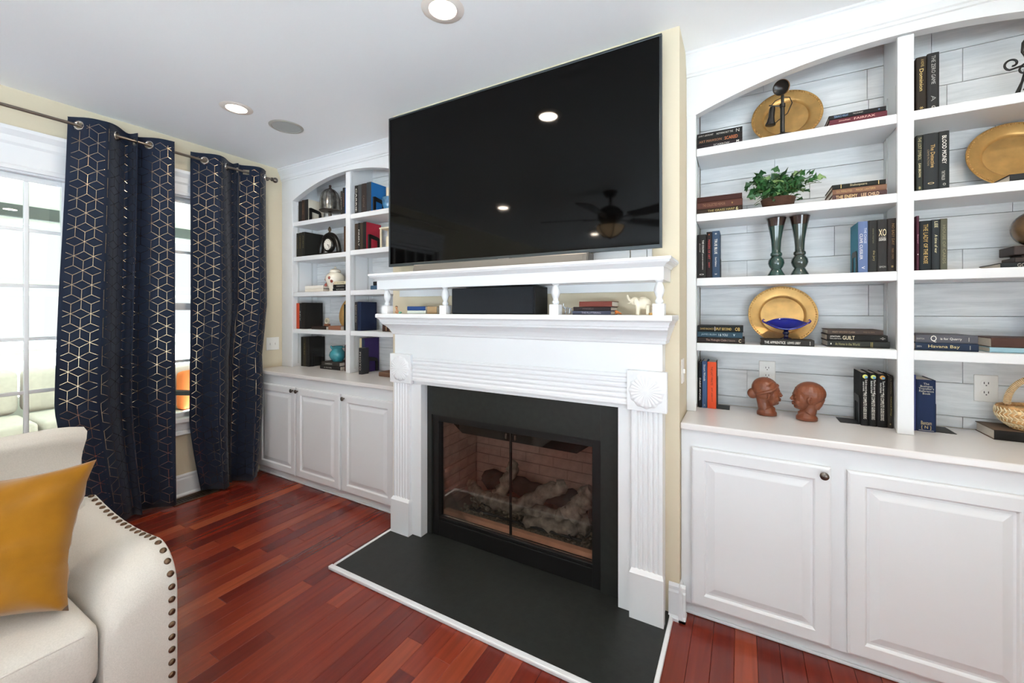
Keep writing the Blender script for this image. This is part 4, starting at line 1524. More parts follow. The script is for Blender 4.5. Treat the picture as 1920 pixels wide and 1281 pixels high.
# counter, bay next to the chimney
row(ZC, 2.41, .13, [
    (-.203, -.187, .243, '#14171C', 'black upright book beside the heads, next to the stile', [('DARK ANGEL', .6, .5, .5, W_)]),
    (-.186, -.161, .250, '#41587C', 'denim blue upright book beside the heads', [('Stuart Woods', .25, .35, .35, W_), ('X', .94, .05, .3, SI)]),
    (-.160, -.117, .247, '#E3552F', 'bright orange upright book beside the heads', [('THE LAST MINUTE', .3, .4, .22, '#4A1E14'), ('JEFF ABBOTT', .7, .3, .18, '#4A1E14')], '#20201F')], 'upright books left of the heads')
guides = row(ZC, 2.39, .14, [
    (.470, .499, .239, '#0D0D0E', 'first black guide book with white spine print beside the bookend', [('Guide for every home\nowner at work', .26, .26, .55, W_), ('THE COMPLETE GUIDE BOOKS', .62, .5, .4, '#E2DED2')]),
    (.500, .526, .239, '#0E0D0D', 'second black guide book with white spine print, between two alike', [('Plans for your small\nbusiness at home', .26, .26, .7, W_), ('THE COMPLETE GUIDE BOOKS', .62, .5, .45, '#E2DED2')]),
    (.527, .561, .237, '#0D0C0E', 'third black guide book with white spine print beside the brown-black book', [('Taxes for your own\nhome business', .26, .26, .5, W_), ('THE COMPLETE GUIDE BOOKS', .62, .5, .36, '#E2DED2')]),
    (.562, .580, .232, '#2A2521', 'brown-black upright book with gold script at the divider', [('Naked Prey', .58, .36, .3, '#9A8A4C', .1), ('A NOVEL', .2, .3, .25, '#6B6048', .1), ('*', .92, .03, .3, '#D8C48A')])], 'upright books right of the heads')
for bk_, w2, cc_ in zip(guides[:3], (.029, .026, .034), ('#D9D86A', '#CFD870', '#E0A24A')):
    obj('emblem', MB().lathe([(.001, -.0006), (.009, -.0006), (.009, -.0001)], (w2 / 2, 0, .222), 18, 'y'), foil(cc_), bk_)
    obj('emblem', MB().lathe([(.001, -.0009), (.0055, -.0009), (.0055, -.0002)], (w2 / 2 + .003, 0, .219), 14, 'y'), foil('#6FA5C8'), bk_)
# far bay
row(2.257, 2.335, .15, [
    (.640, .672, .230, '#2B241D', 'brown-black upright book with gold serif title on the iron scroll shelf', [('Dominion', .42, .4, .4, '#D8BE7C'), ('A NOVEL', .12, .14, .3, '#A9935F', .1), ('*', .93, .04, .4, '#D8BE7C')]),
    (.674, .711, .236, '#2A2A2B', 'charcoal upright book with silver title on the iron scroll shelf', [('THE ZERO GAME', .3, .5, .34, '#A9A9A6'), ('A', .8, .1, .4, '#8E8E8C'), ('G', .95, .04, .3, W_)])], 'upright books on the iron scroll shelf')
row(1.922, 2.335, .15, [
    (.640, .661, .238, '#2B2F2B', 'dark green-black upright book with gold print at the divider', [('THE LOST SYMBOL', .24, .4, .5, '#A9A078'), ('DAN BROWN', .62, .24, .35, '#E0D6A8'), ('*', .93, .05, .4, '#D8C88C')]),
    (.662, .708, .239, '#2C2F31', 'thick charcoal upright book with gold title beside the large gold plate', [('The Detective', .40, .40, .28, '#C9A568', .12), ('CRIME FICTION', .42, .28, .14, '#8A7A62', -.18), ('O', .87, .03, .45, '#E8CFA0')]),
    (.709, .741, .240, '#25292A', 'black upright book with white block title beside the large gold plate', [('BLOOD MONEY', .32, .48, .42, W_), ('THE THRILLER', .76, .16, .3, SI, -.1), ('o', .91, .04, .3, SI)])], 'upright books beside the large gold plate')
row(1.591, 2.335, .15, [
    (.640, .650, .231, '#4A2333', 'thin maroon upright book at the divider above the stacked books', [('Betrayal', .42, .16, .5, '#B98A98'), ('.', .7, .02, .4, W_)]),
    (.651, .687, .208, '#1E2326', 'black upright book with ornate gold lettering', [('THE LADY', .25, .36, .4, '#B99A5A'), ('OF THE ROSE', .66, .40, .36, '#C9A968')]),
    (.688, .713, .210, '#2A2F32', 'slate black upright book with pale script', [('A time of war', .48, .36, .36, '#D8D0A8'), ('LEE', .1, .12, .4, '#D8D0A8')]),
    (.714, .735, .211, '#555648', 'olive grey upright book at the end of its row', [('HOUSE OF CARDS', .5, .75, .45, '#8A8468')])], 'upright books in the olive and maroon row')
stack(1.258, 2.345, .19, [
    (.640, .826, .033, '#54555C', 'grey hardback with large white initial lying on a navy one', [('Q', .30, .10, .85, W_), ('is for Quarry', .58, .34, .36, W_), ('GRAFTON', .08, .13, .2, SI), ('|', .86, .01, .5, SI)]),
    (.640, .828, .032, '#1F2C42', 'navy hardback with gold script under the grey one', [('Havana Bay', .46, .5, .5, '#D8C48A'), ('SMITH', .06, .08, .2, SI), ('|', .87, .01, .5, SI)])], 'books lying at the divider')
stack(1.258, 2.345, .19, [
    (.862, 1.05, .038, '#4A322B', 'dark brown hardback lying on a pale blue one', [('THE ROOTS', .62, .3, .2, SI)]),
    (.858, 1.06, .021, '#8FB0BC', 'pale blue thin book under a dark brown one', (), '#9DBAC0')], 'books lying under the blue picture')
row(ZC, 2.40, .145, [
    (.640, .658, .240, '#39406E', 'thin violet blue upright book behind the navy reference book'),
    (.659, .720, .222, '#16274A', 'thick navy upright reference book with silver title', [('The\nBusiness\nTraveller\'s\nReference\nBook', .17, .8, .05, '#C9C6B4', 0, True), ('Bantam', .83, .55, .016, '#C9B98A', 0, True), ('[ N ]', .92, .5, .016, '#D8C48A', 0, True), ('__', .975, .8, .002, '#B9B6AE', 0, True)])], 'upright books beside the bookend near the basket')
stack(ZC, 2.385, .155, [(.885, 1.09, .040, '#191716', 'thick black book lying under the woven basket', (), '#6B5A49')], 'book under the basket')
stack(1.591, 2.36, .17, [(.893, 1.08, .022, '#22262A', 'dark slate book lettered Gone lying at the end of the shelf', [('GONE', .35, .22, .6, SI)])], 'book under the tilted vase')
stack(1.922, 2.314, .115, [(.900, 1.08, .027, '#26282A', 'charcoal book lying in front of the large gold plate', [('CHRISTINE', .5, .5, .5, SI)])], 'book under the glass dome')
# bookcase beside the curtains
row(2.235, 2.355, .16, [
    (-3.598, -3.55, .200, '#1D1A17', 'black upright book against the stile beside the birdcage'),
    (-3.549, -3.505, .207, '#3B2A20', 'brown leather upright book beside the birdcage', [('HISTORY', .4, .5, .3, '#8A6A48')]),
    (-3.504, -3.452, .206, '#1C1A18', 'black upright book with a cream cover beside the birdcage', (), '#CFC8B8')], 'upright books left of the birdcage')
row(2.235, 2.335, .16, [
    (-2.985, -2.960, .205, '#27231F', 'thin dark brown upright book right of the birdcage', [('Novel', .5, .5, .3, SI)]),
    (-2.959, -2.930, .230, '#1B1A1B', 'tall black upright book right of the birdcage', [('STORIES', .45, .5, .3, '#9A6A5A')]),
    (-2.929, -2.892, .222, '#2C62A8', 'bright blue upright book beside the divider and birdcage')], 'upright books right of the birdcage')
row(1.915, 2.335, .19, [
    (-3.598, -3.56, .222, '#201F1A', 'black upright book against the stile beside the clock', [('VOLUME', .4, .5, .3, '#6B6040')]),
    (-3.559, -3.52, .224, '#26231A', 'dark olive upright book beside the clock', [('LETTERS', .4, .5, .3, '#7A6C44')]),
    (-3.519, -3.47, .226, '#1A1A17', 'thick black upright book nearest the clock', [('POEMS', .4, .5, .25, '#7A6C44')])], 'upright books left of the clock')
row(1.915, 2.335, .16, [(-2.945, -2.892, .222, '#4A3526', 'brown upright book right of the clock', [('TRAVELS', .4, .5, .25, '#7A5F40')])], 'book right of the clock')
stack(1.591, 2.37, .15, [
    (-3.52, -3.26, .030, '#E0DACE', 'pale book with page edges forward on top beside the ginger jar', (), '#3A3330'),
    (-3.52, -3.26, .030, '#DCD5C8', 'pale book with page edges forward under another beside the ginger jar', (), '#2B2624')], 'books lying left of the ginger jar')
stack(1.591, 2.335, .17, [
    (-3.07, -2.892, .026, '#D2C9A8', 'cream book on top of two black books at the divider', [('HOME', .5, .5, .4, '#4A4436')]),
    (-3.08, -2.892, .030, '#151719', 'upper black book lying under the cream one', [('DESIGN', .5, .5, .4, SI)]),
    (-3.085, -2.892, .026, '#17191B', 'lower black book lying on the shelf under two others', [('KITCHEN', .5, .5, .4, SI)])], 'books lying right of the ginger jar')
row(1.256, 2.335, .18, [
    (-3.598, -3.555, .236, '#B9482A', 'orange upright book against the stile above the counter'),
    (-3.554, -3.525, .236, '#1C1918', 'thin black upright book between orange and white-edged books', [('SPY', .5, .4, .4, SI)]),
    (-3.524, -3.465, .240, '#1B1916', 'black upright book with white edges beside the small ornament', (), '#191714')], 'upright books left of the small gold plate')
stack(1.256, 2.325, .11, [(-3.36, -3.16, .028, '#2B211C', 'dark brown book lying before the small gold plate'), ], 'book before the small gold plate')
stack(1.256, 2.325, .11, [(-3.13, -2.97, .036, '#8A5F4A', 'tan book lying at the foot of the small gold plate'), ], 'book at the foot of the small gold plate')
row(1.256, 2.335, .10, [(-2.945, -2.892, .220, '#1C2320', 'black-green upright book at the divider beside the small gold plate', [('GARDEN', .4, .5, .25, '#7A6C44')])], 'book at the divider')
row(ZC, 2.38, .165, [
    (-3.598, -3.565, .272, '#1E1D19', 'tall black upright book beside the teal pitcher, against the stile'),
    (-3.564, -3.525, .274, '#302A1C', 'tall dark olive upright book beside the teal pitcher', [('ATLAS', .4, .4, .3, '#7A6C44')]),
    (-3.524, -3.475, .272, '#1A1917', 'tall black upright book nearest the teal pitcher')], 'tall upright books left of the pitcher')
stack(ZC, 2.36, .17, [
    (-3.27, -3.03, .033, '#35312D', 'dark grey book directly under the teal pitcher', [('GARDENS', .4, .4, .3, SI)]),
    (-3.29, -3.02, .034, '#1D1B1A', 'black book at the bottom under the teal pitcher', [('A NOVEL', .4, .4, .3, SI)])], 'books under the teal pitcher')
row(ZC, 2.36, .16, [(-2.965, -2.915, .225, '#3E1D1C', 'maroon upright book right of the teal pitcher')], 'book right of the teal pitcher')
row(2.222, 2.335, .16, [
    (-2.808, -2.77, .238, '#1E1C1B', 'black and white upright book beside the blue-covered books', [('CARRIE', .5, .8, .4, W_)]),
    (-2.769, -2.73, .240, '#3E4042', 'grey upright book beside the blue-covered books'),
    (-2.729, -2.67, .242, '#332B28', 'dark brown upright book beside the blue-covered book', [('CASTLE', .6, .4, .3, '#6B5A50')]),
    (-2.669, -2.615, .244, '#33373B', 'slate upright book with a bright blue cover', (), '#2576BC')], 'upright books left of the blue glass')
row(1.922, 2.335, .16, [
    (-2.808, -2.77, .222, '#3A3129', 'brown upright book at the divider left of the red cover'),
    (-2.769, -2.745, .226, '#171616', 'black upright book with white print left of the red cover', [('FIREFLY', .55, .6, .5, W_)]),
    (-2.744, -2.712, .224, '#3B3328', 'olive brown upright book left of the red cover'),
    (-2.711, -2.672, .226, '#191616', 'black upright book with a crimson cover', (), '#A8283A')], 'upright books left of the white frame')
stack(1.591, 2.37, .13, [
    (-2.63, -2.42, .032, '#15181E', 'black book lying on a steel blue one behind the mantel'),
    (-2.66, -2.42, .038, '#3E5A73', 'steel blue book lying under a black one behind the mantel')], 'books lying behind the mantel end')
row(1.256, 2.335, .17, [
    (-2.808, -2.778, .238, '#2A2A2C', 'charcoal upright book at the divider beside a navy book', [('RISING SUN', .4, .6, .35, SI)]),
    (-2.777, -2.735, .240, '#16233F', 'large navy upright book above the counter beside the mantel')], 'upright books in front of the mantel end')
row(ZC, 2.385, .16, [
    (-2.81, -2.785, .286, '#D8C8A0', 'tall cream upright book at the divider on the counter'),
    (-2.784, -2.750, .286, '#1E2B49', 'tall navy upright book with a purple cover on the counter', (), '#3A2A5E')], 'tall upright books behind the mantel leg')
row(ZC, 2.30, .07, [(-2.72, -2.68, .215, '#26282C', 'small dark book standing in front of the purple cover', [('PHOTO', .5, .7, .4, SI)])], 'small book before the purple cover')
stack(ZC, 2.31, .15, [(-2.50, -2.20, .036, '#6E5140', 'brown book lying on the counter against the mantel leg')], 'book against the mantel leg')
# mantel shelf books
stack(1.4042, 1.89, .12, [
    (-1.80, -1.655, .026, '#1F3F74', 'royal blue book lying on a white one on the mantel shelf', (), '#1F3F74', .0),
    (-1.80, -1.652, .020, '#D9E0D4', 'white paperback lying under the blue book on the mantel shelf')], 'books on the mantel shelf left of the speaker')
book(-1.65, -1.575, .044, 1.4042, 1.90, .11, '#A98C68', 'tan paperback lying with page edge forward on the mantel shelf', flat=True)
stack(1.4042, 1.885, .12, [
    (-.685, -.525, .026, '#6E352C', 'rust brown book on top of the mantel shelf stack'),
    (-.715, -.53, .019, '#22191A', 'thin black book in the middle of the mantel shelf stack', [('ANGELS', .4, .3, .4, '#6B5A58')]),
    (-.72, -.53, .019, '#454758', 'slate blue book at the bottom of the mantel shelf stack', [('THE FLUTTERING', .5, .5, .45, '#B9B4C4')])], 'books on the mantel shelf beside the elephant')


# ------------------------------------------------------------------ bookends
def bookend(x, y, z, side, label, h=.13, d=.11, base=.1):
    """side +1: base plate reaches to +x, upright plate against the book at x"""
    t = tag(obj('bookend', MB().box(0, base, .004, d, 0, .0015).box(0, .0016, .004, d * .22, .0015, h * .75).box(0, .0016, d * .78, d, .0015, h * .75)
                .prism([(.004, h * .72), (d * .25, h * .72), (d * .25, h * .74), (d * .75, h * .74), (d * .75, h * .72), (d, h * .72), (d, h * .9), (d * .85, h), (d * .15, h), (.004, h * .9)], 'x', 0, .0016), BLACK), label, 'bookend')
    t.location = (x, y, z + .0005)
    t.scale = (side, 1, 1)
    return t


bookend(-.0965, 2.345, 1.591, 1, 'black metal bookend left of the green vases', h=.10, d=.1, base=.004 + .05)
bookend(.4485, 2.345, 1.591, -1, 'black metal bookend right of the green vases', h=.10, d=.1, base=.05)
bookend(-.1155, 2.415, ZC, 1, 'black metal bookend against the orange book', h=.16, d=.11, base=.06)
bookend(.4685, 2.40, ZC, -1, 'black metal bookend against the guide books', h=.13, d=.11, base=.07)
bookend(.7215, 2.405, ZC, 1, 'black metal bookend against the navy reference book', h=.13, d=.12, base=.065)


def bookend_h(x, y, z, label):
    pts = [(0, .0, .0), (0, .0, .12), (0, .01, .135), (0, .10, .115), (0, .115, .10), (0, .118, .0)]
    mb = MB().box(0, .012, 0, .028, 0, .125).box(0, .012, .10, .125, 0, .085).prism([(0, .125), (.028, .095), (.10, .085), (.125, .085), (.118, .105), (.10, .115), (.02, .13)], 'x', 0, .012)
    t = tag(obj('bookend', mb, BLACK, bevel=.003), label, 'bookend')
    t.location = (x, y, z + .0005)
    return t


bookend_h(-3.4505, 2.36, 2.235, 'black arched bookend against the cream cover')
bookend_h(-2.6135, 2.35, 2.222, 'black arched bookend against the blue cover')
bookend_h(-2.6705, 2.35, 1.922, 'black arched bookend against the crimson cover')
bookend_h(-2.7485, 2.40, ZC, 'black arched bookend against the purple cover')
bookend_h(-3.4735, 2.40, ZC, 'black arched bookend against the tall books beside the pitcher')


# ------------------------------------------------------------------ gold chargers
def charger(x, z, label, y=2.49, tilt=9, r=.165):
    prof = [(.002, .004), (.098, .004), (.104, .0035), (.110, -.006), (.118, -.010), (.150, -.014), (.157, -.016), (.165, -.017), (.167, -.015), (.164, -.011), (.118, -.003), (.108, .008), (.002, .010)]
    prof = [(a * r / .165, b) for a, b in prof]
    t = thing('charger_plate', label, 'plate', (x, y, z))
    t.rotation_euler = (R(-tilt), 0, 0)
    obj('dish', MB().lathe(prof, (0, 0, r), 64, 'y'), GOLD, t, smooth=True, sharp=50)
    bd = MB().ball((0, 0, 0), .0042, 6, 4).mesh(True, 0)
    bd.materials.append(GOLD)
    for k in range(72):
        a = 2 * math.pi * k / 72
        link('bead', bd, None, t, (.158 * r / .165 * math.cos(a), -.0165, r + .158 * r / .165 * math.sin(a)))


charger(.178, 1.2605, 'gold beaded charger plate behind the cobalt dish', y=2.454, tilt=16, r=.147)
charger(.195, 2.2585, 'gold beaded charger plate behind the candlestick telephone', y=2.454, tilt=16, r=.150)
charger(.985, 1.9235, 'large gold beaded charger plate behind the glass dome', y=2.452, tilt=17, r=.148)
charger(-3.05, 1.2585, 'gold beaded charger plate beside the black-green book', y=2.478, tilt=11, r=.145)

# ------------------------------------------------------------------ candlestick telephone
BKG = M('black_bakelite', '#151412', .3, spec=.5)
ph = thing('candlestick_telephone', 'antique black candlestick telephone in front of a gold plate', 'telephone', (.172, 2.374, 2.2575))
obj('base', MB().lathe([(.052, 0), (.052, .006), (.046, .012), (.03, .018), (.014, .026), (.0105, .03)], n=28), BKG, ph, smooth=True)
obj('stem', MB().lathe([(.010, .028), (.0095, .15), (.012, .152), (.012, .168), (.0065, .172), (.0065, .224)], n=16), BKG, ph, smooth=True)
mo = obj('mouthpiece', MB().lathe([(.006, .03), (.012, .028), (.018, .012), (.024, -.006), (.034, -.018), (.034, -.022), (.028, -.016), (.012, -.008), (.002, -.006)], n=28, axis='y'), BKG, ph, smooth=True, loc=(0, -.004, .246), rot=(R(18), R(0), R(-22)))
obj('transmitter_ring', MB().lathe([(.0335, -.023), (.036, -.02), (.0352, -.012), (.033, -.014)], n=28, axis='y', cap=False), M('worn_brass', '#7A5A3C', .4, metal=.8), mo, smooth=True)
obj('receiver', MB().lathe([(.008, .085), (.011, .083), (.013, .07), (.013, .035), (.017, .012), (.022, .002), (.022, -.004), (.012, -.006)], n=20), BKG, ph, smooth=True, loc=(-.05, -.012, .075), rot=(0, R(6), 0))
obj('hook', MB().tube([(-.008, 0, .16), (-.03, -.006, .162), (-.046, -.012, .165), (-.056, -.012, .168)], .003, 6), BKG, ph)
obj('cord', MB().tube([(-.048, -.01, .165), (-.03, .0, .19), (.0, .012, .205), (.03, .015, .20), (.04, .012, .17), (.02, .006, .12), (-.02, 0, .09), (-.04, -.008, .068)], .0022, 6), BKG, ph, smooth=True)


# ------------------------------------------------------------------ ivy in basket
iv = thing('potted_ivy', 'trailing green ivy in a small brown basket', 'plant', (.155, 2.40, 1.9225))
obj('basket', MB().lathe([(.058, 0), (.062, .004), (.072, .044), (.074, .049), (.068, .049), (.064, .042)], n=28), M('brown_wicker', '#4A2C1C', .8, var=.4, scale=60, stretch=(1, 1, 6), bump=.8, bscale=120), iv, smooth=True)
obj('soil', MB().lathe([(.001, .043), (.065, .043), (.064, .040)], n=20), M('moss', '#2C2A18', .95), iv)
LEAFS = []
for q, c in enumerate(('#2A5A2C', '#386B34', '#1F4A26', '#7E9C62')):
    out = [(0, 0), (.35, .28), (.62, .12), (.55, .42), (.30, .62), (0, 1.0), (-.30, .62), (-.55, .42), (-.62, .12), (-.35, .28)]
    vs = [(0, .4, .10)] + [(p[0], p[1], -.10 * abs(p[0]) - .05 * p[1] ** 2) for p in out]
    me = MB().add(vs, [(0, i + 1, (i + 1) % 10 + 1) for i in range(10)]).mesh(True, 0)
    me.materials.append(M('ivy_leaf_%d' % q, c, .5, var=.25, scale=3))
    LEAFS.append(me)
rn = random.Random(11)
stems = MB()
for k in range(49):
    a = rn.uniform(0, 6.28)
    L = rn.uniform(.6, 1.0)
    ex = math.cos(a) * (.145 if abs(math.cos(a)) > .5 else .10) * L
    ey = -abs(math.sin(a)) * .075 * L + .03 * rn.random()
    ez = rn.uniform(.015, .165)
    if k % 5 == 0:
        ex, ey, ez = rn.choice((-1, 1)) * rn.uniform(.1, .17), -.04, rn.uniform(.05, .13)
    p0 = Vector((rn.uniform(-.03, .03), rn.uniform(-.03, .03), .045))
    p2 = Vector((ex, ey, ez))
    p1 = (p0 + p2) / 2 + Vector((0, 0, .05))
    pts = [p0 * (1 - t) ** 2 + p1 * 2 * t * (1 - t) + p2 * t * t for t in (0, .25, .5, .75, 1)]
    stems.tube(pts, .0012, 5)
    for j in range(6):
        t = .25 + .75 * j / 5
        p = p0 * (1 - t) ** 2 + p1 * 2 * t * (1 - t) + p2 * t * t
        lf = link('leaf', LEAFS[rn.choice((0, 0, 1, 1, 2, 2, 3))], None, iv, p + Vector((rn.uniform(-.012, .012), rn.uniform(-.012, .006), rn.uniform(-.01, .012))), (R(rn.uniform(15, 95)), R(rn.uniform(-35, 35)), rn.uniform(0, 6.28)))
        s = rn.uniform(.026, .042)
        lf.scale = (s, s, s)
obj('stem', stems, M('ivy_stem', '#4A5A2A', .7), iv)

# ------------------------------------------------------------------ green vases
VG = M('dark_green_glaze', '#23403A', .12, spec=.6, var=.35, scale=9, stretch=(1, 1, .5), coat=.5)
VG2 = M('brown_green_glaze', '#2C3A36', .12, spec=.6, var=.35, scale=9, stretch=(1, 1, .5), coat=.5)
VR = M('brown_rim_glaze', '#2E1C18', .15, spec=.6, coat=.5)
for xx, lab, vm in ((.148, 'dark green glazed vase nearer the red-lettered book', VG), (.243, 'brown-green glazed vase nearer the lavender book', VG2)):
    t = thing('vase', lab, 'vase', (xx, 2.40, 1.5915), group='pair of glazed vases')
    t.scale = (1, 1, .985)
    obj('body', MB().lathe([(.038, 0), (.039, .004), (.026, .03), (.022, .038), (.03, .05), (.035, .066), (.033, .082), (.024, .096), (.0215, .10), (.0255, .106), (.0255, .116), (.020, .121), (.0195, .14), (.022, .18), (.028, .22), (.0335, .25)], n=32), vm, t, smooth=True, sharp=60)
    obj('rim', MB().lathe([(.0335, .25), (.041, .285), (.0425, .29), (.040, .291), (.031, .25), (.022, .20)], n=32), VR, t, smooth=True, sharp=60)

# ------------------------------------------------------------------ cobalt dish
CB = M('cobalt_glass', '#0A1FA0', .06, spec=.7, coat=.6)
CB.node_tree.nodes['Principled BSDF'].inputs['Transmission Weight'].default_value = .35
ds = thing('glass_dish', 'cobalt blue footed glass dish on a flat book', 'dish', (.186, 2.372, 1.2875))
obj('foot', MB().lathe([(.026, 0), (.024, .004), (.010, .010), (.009, .02), (.014, .026), (.014, .032), (.009, .038), (.012, .044)], n=24), M('deep_cobalt', '#060B38', .08, spec=.7), ds, smooth=True)
N = 32


def dish_pt(u, v):
    a = 2 * math.pi * u
    r = v
    c = math.cos(a)
    ex = .012 + .075 * r * (1 + .0)
    ey = .012 + .044 * r
    z = .044 + .030 * r ** 1.3 + .024 * r ** 2 * math.sin(a) * (1 - abs(c) ** 3) + .004 * r ** 4 * abs(c) ** 3
    return (ex * c, ey * math.sin(a), z)


o = obj('bowl', MB().grid(dish_pt, 40, 10), CB, ds, smooth=True, sharp=0)
m_ = o.modifiers.new('t', 'SOLIDIFY')
m_.thickness = .0035
obj('rim_lip', MB().grid(lambda u, v: (Vector(dish_pt(u, 1)) + Vector((.0, -.0, .0)) + Vector((math.cos(2 * math.pi * u) * .002, math.sin(2 * math.pi * u) * .004, .004 + .012 * math.sin(math.pi * v)))) * 1.0 if 0 else Vector(dish_pt(u, 1)) + Vector((math.cos(6.2832 * v) * .0025, 0, math.sin(6.2832 * v) * .0025)), 40, 8), CB, ds, smooth=True, sharp=0)
for sx_ in (-1, 1):
    obj('curl', MB().tube([(sx_ * .084, 0, .077), (sx_ * .092, 0, .080), (sx_ * .097, 0, .087), (sx_ * .093, 0, .094), (sx_ * .087, 0, .091)], [.005, .0045, .004, .003, .002], 8), M('violet_glass', '#3A2A6A', .1, spec=.6), ds, smooth=True)


# ------------------------------------------------------------------ sculpted things: many solids fused into one skin
def fused(name, mb, mat, parent, voxel, smooth_it=6, loc=None, rot=None):
    o = link(name, mb.mesh(True, 0), mat, parent, loc, rot)
    m = o.modifiers.new('remesh', 'REMESH')
    m.mode = 'VOXEL'
    m.voxel_size = voxel
    m.use_smooth_shade = True
    s = o.modifiers.new('smooth', 'SMOOTH')
    s.iterations = smooth_it
    s.factor = .5
    return o


TERRA = M('polished_terracotta', '#7A452D', .3, spec=.5, var=.16, scale=22, bump=.1, bscale=120)


def bust(label, loc, rotz, girl):
    t = thing('bust', label, 'bust sculpture', loc, rotz)
    m = MB()
    # +x is the way the face looks
    m.ball((-.006, 0, .124), (.054, .044, .047), 24, 16)              # skull
    m.ball((.018, 0, .112), (.034, .037, .048), 22, 14)               # face
    m.ball((.022, 0, .088), (.027, .031, .030), 18, 12)               # jaw
    m.ball((.036, 0, .073), (.012, .015, .011), 14, 8)                # chin
    for s in (-1, 1):
        m.ball((.031, s * .017, .092), (.017, .014, .018), 14, 10)    # cheek
        m.ball((.0435, s * .0155, .1115), (.0075, .0085, .0052), 12, 8)  # eyelid
        m.tube([(.049, s * .006, .1215), (.046, s * .016, .1235), (.036, s * .026, .119)], [.0035, .0042, .003], 8)  # brow
        m.tube([(-.008, s * .0395, .112), (-.001, s * .044, .118), (.005, s * .0445, .110), (.003, s * .043, .098), (-.003, s * .040, .090)], [.0042, .005, .005, .0045, .0038], 8)  # ear
        m.ball((-.001, s * .040, .105), (.004, .004, .007), 8, 6)
    m.tube([(.0475, 0, .118), (.0535, 0, .108), (.0575, 0, .0995)], [.0048, .0055, .0068], 10)   # nose
    m.ball((.0525, .006, .0985), (.006, .004, .004), 10, 6).ball((.0525, -.006, .0985), (.006, .004, .004), 10, 6)
    m.ball((.0495, 0, .0885), (.0075, .0115, .0036), 12, 8).ball((.0480, 0, .0815), (.0075, .0105, .0042), 12, 8)  # lips
    if girl:
        m.ball((-.056, 0, .104), (.022, .021, .022), 18, 12)           # bun
        m.ball((-.008, 0, .131), (.053, .0475, .044), 24, 14)         # hair
        for s in (-1, 1):
            m.tube([(.044, s * .010, .146), (.034, s * .034, .136), (.012, s * .047, .126), (-.018, s * .046, .116), (-.044, s * .028, .104)], [.004, .0055, .006, .006, .005], 10)
            m.tube([(.030, s * .022, .158), (.004, s * .044, .146), (-.03, s * .042, .128)], [.003, .0035, .003], 8)
    else:
        m.ball((-.012, 0, .130), (.058, .0475, .047), 24, 14)
        m.tube([(.020, -.038, .134), (.036, -.018, .146), (.039, 0, .148), (.036, .018, .146), (.020, .038, .134)], [.003, .004, .004, .004, .003], 8)
        m.tube([(-.044, 0, .115), (-.034, 0, .090), (-.024, 0, .072)], [.024, .024, .022], 14)
    m.v = [(p[0] * 1.06, p[1] * 1.12, .176 - (.176 - p[2]) * 1.12) for p in m.v]
    m.tube([(-.016, 0, .085), (-.015, 0, .058), (-.011, 0, .038), (-.006, 0, .030)], [.030, .0265, .027, .029], 20)   # neck
    m.tube([(-.014, 0, .030), (.012, 0, .026), (.034, 0, .024)], [.026, .022, .012], 14)
    m.lathe([(.038, .0), (.038, .013), (.027, .03)], (.0, 0, 0), 24, 'z', 1.12, .95)
    fused('head', m, TERRA, t, .0018, 2)
    return t


b1 = bust('terracotta bust of a girl with a low bun', (.108, 2.395, ZC + .0005), R(4), True)
b1.location.z += .0025
b1.scale = (1.02, 1.02, 1.06)
b2 = bust('terracotta bust of a boy with cropped hair', (.268, 2.375, ZC + .0005), R(180 + 6), False)
b2.location.z += .0025
b2.scale = (1.02, 1.02, 1.02)

# elephant on the mantel shelf
IV = M('carved_ivory_resin', '#E3D9C2', .55, var=.12, scale=40, bump=.4, bscale=140)
el = thing('elephant_figurine', 'small cream carved elephant with raised trunk on the mantel shelf', 'figurine', (-.392, 1.90, 1.4045))
m = MB().ball((.006, 0, .052), (.034, .022, .027), 18, 12).ball((-.032, 0, .062), (.019, .017, .019), 16, 10)
m.tube([(-.045, 0, .064), (-.056, 0, .068), (-.064, 0, .080), (-.066, 0, .092)], [.010, .0075, .0055, .004], 10)
for sx_ in (-.016, .028):
    for sy_ in (-.012, .012):
        m.tube([(sx_, sy_, .045), (sx_, sy_, .02), (sx_, sy_, 0)], [.011, .009, .0105], 10)
for sy_ in (-1, 1):
    m.ball((-.022, sy_ * .019, .060), (.012, .004, .017), 12, 8)
    m.tube([(-.048, sy_ * .008, .056), (-.06, sy_ * .010, .052), (-.066, sy_ * .010, .056)], [.003, .0025, .0015], 6)
m.tube([(.038, 0, .06), (.044, 0, .04), (.043, 0, .028)], [.003, .0025, .003], 6)
fused('body', m, IV, el, .0022, 3)
obj('saddle', MB().lathe([(.002, .082), (.012, .081), (.015, .077)], (.004, 0, 0), 16), IV, el, smooth=True)

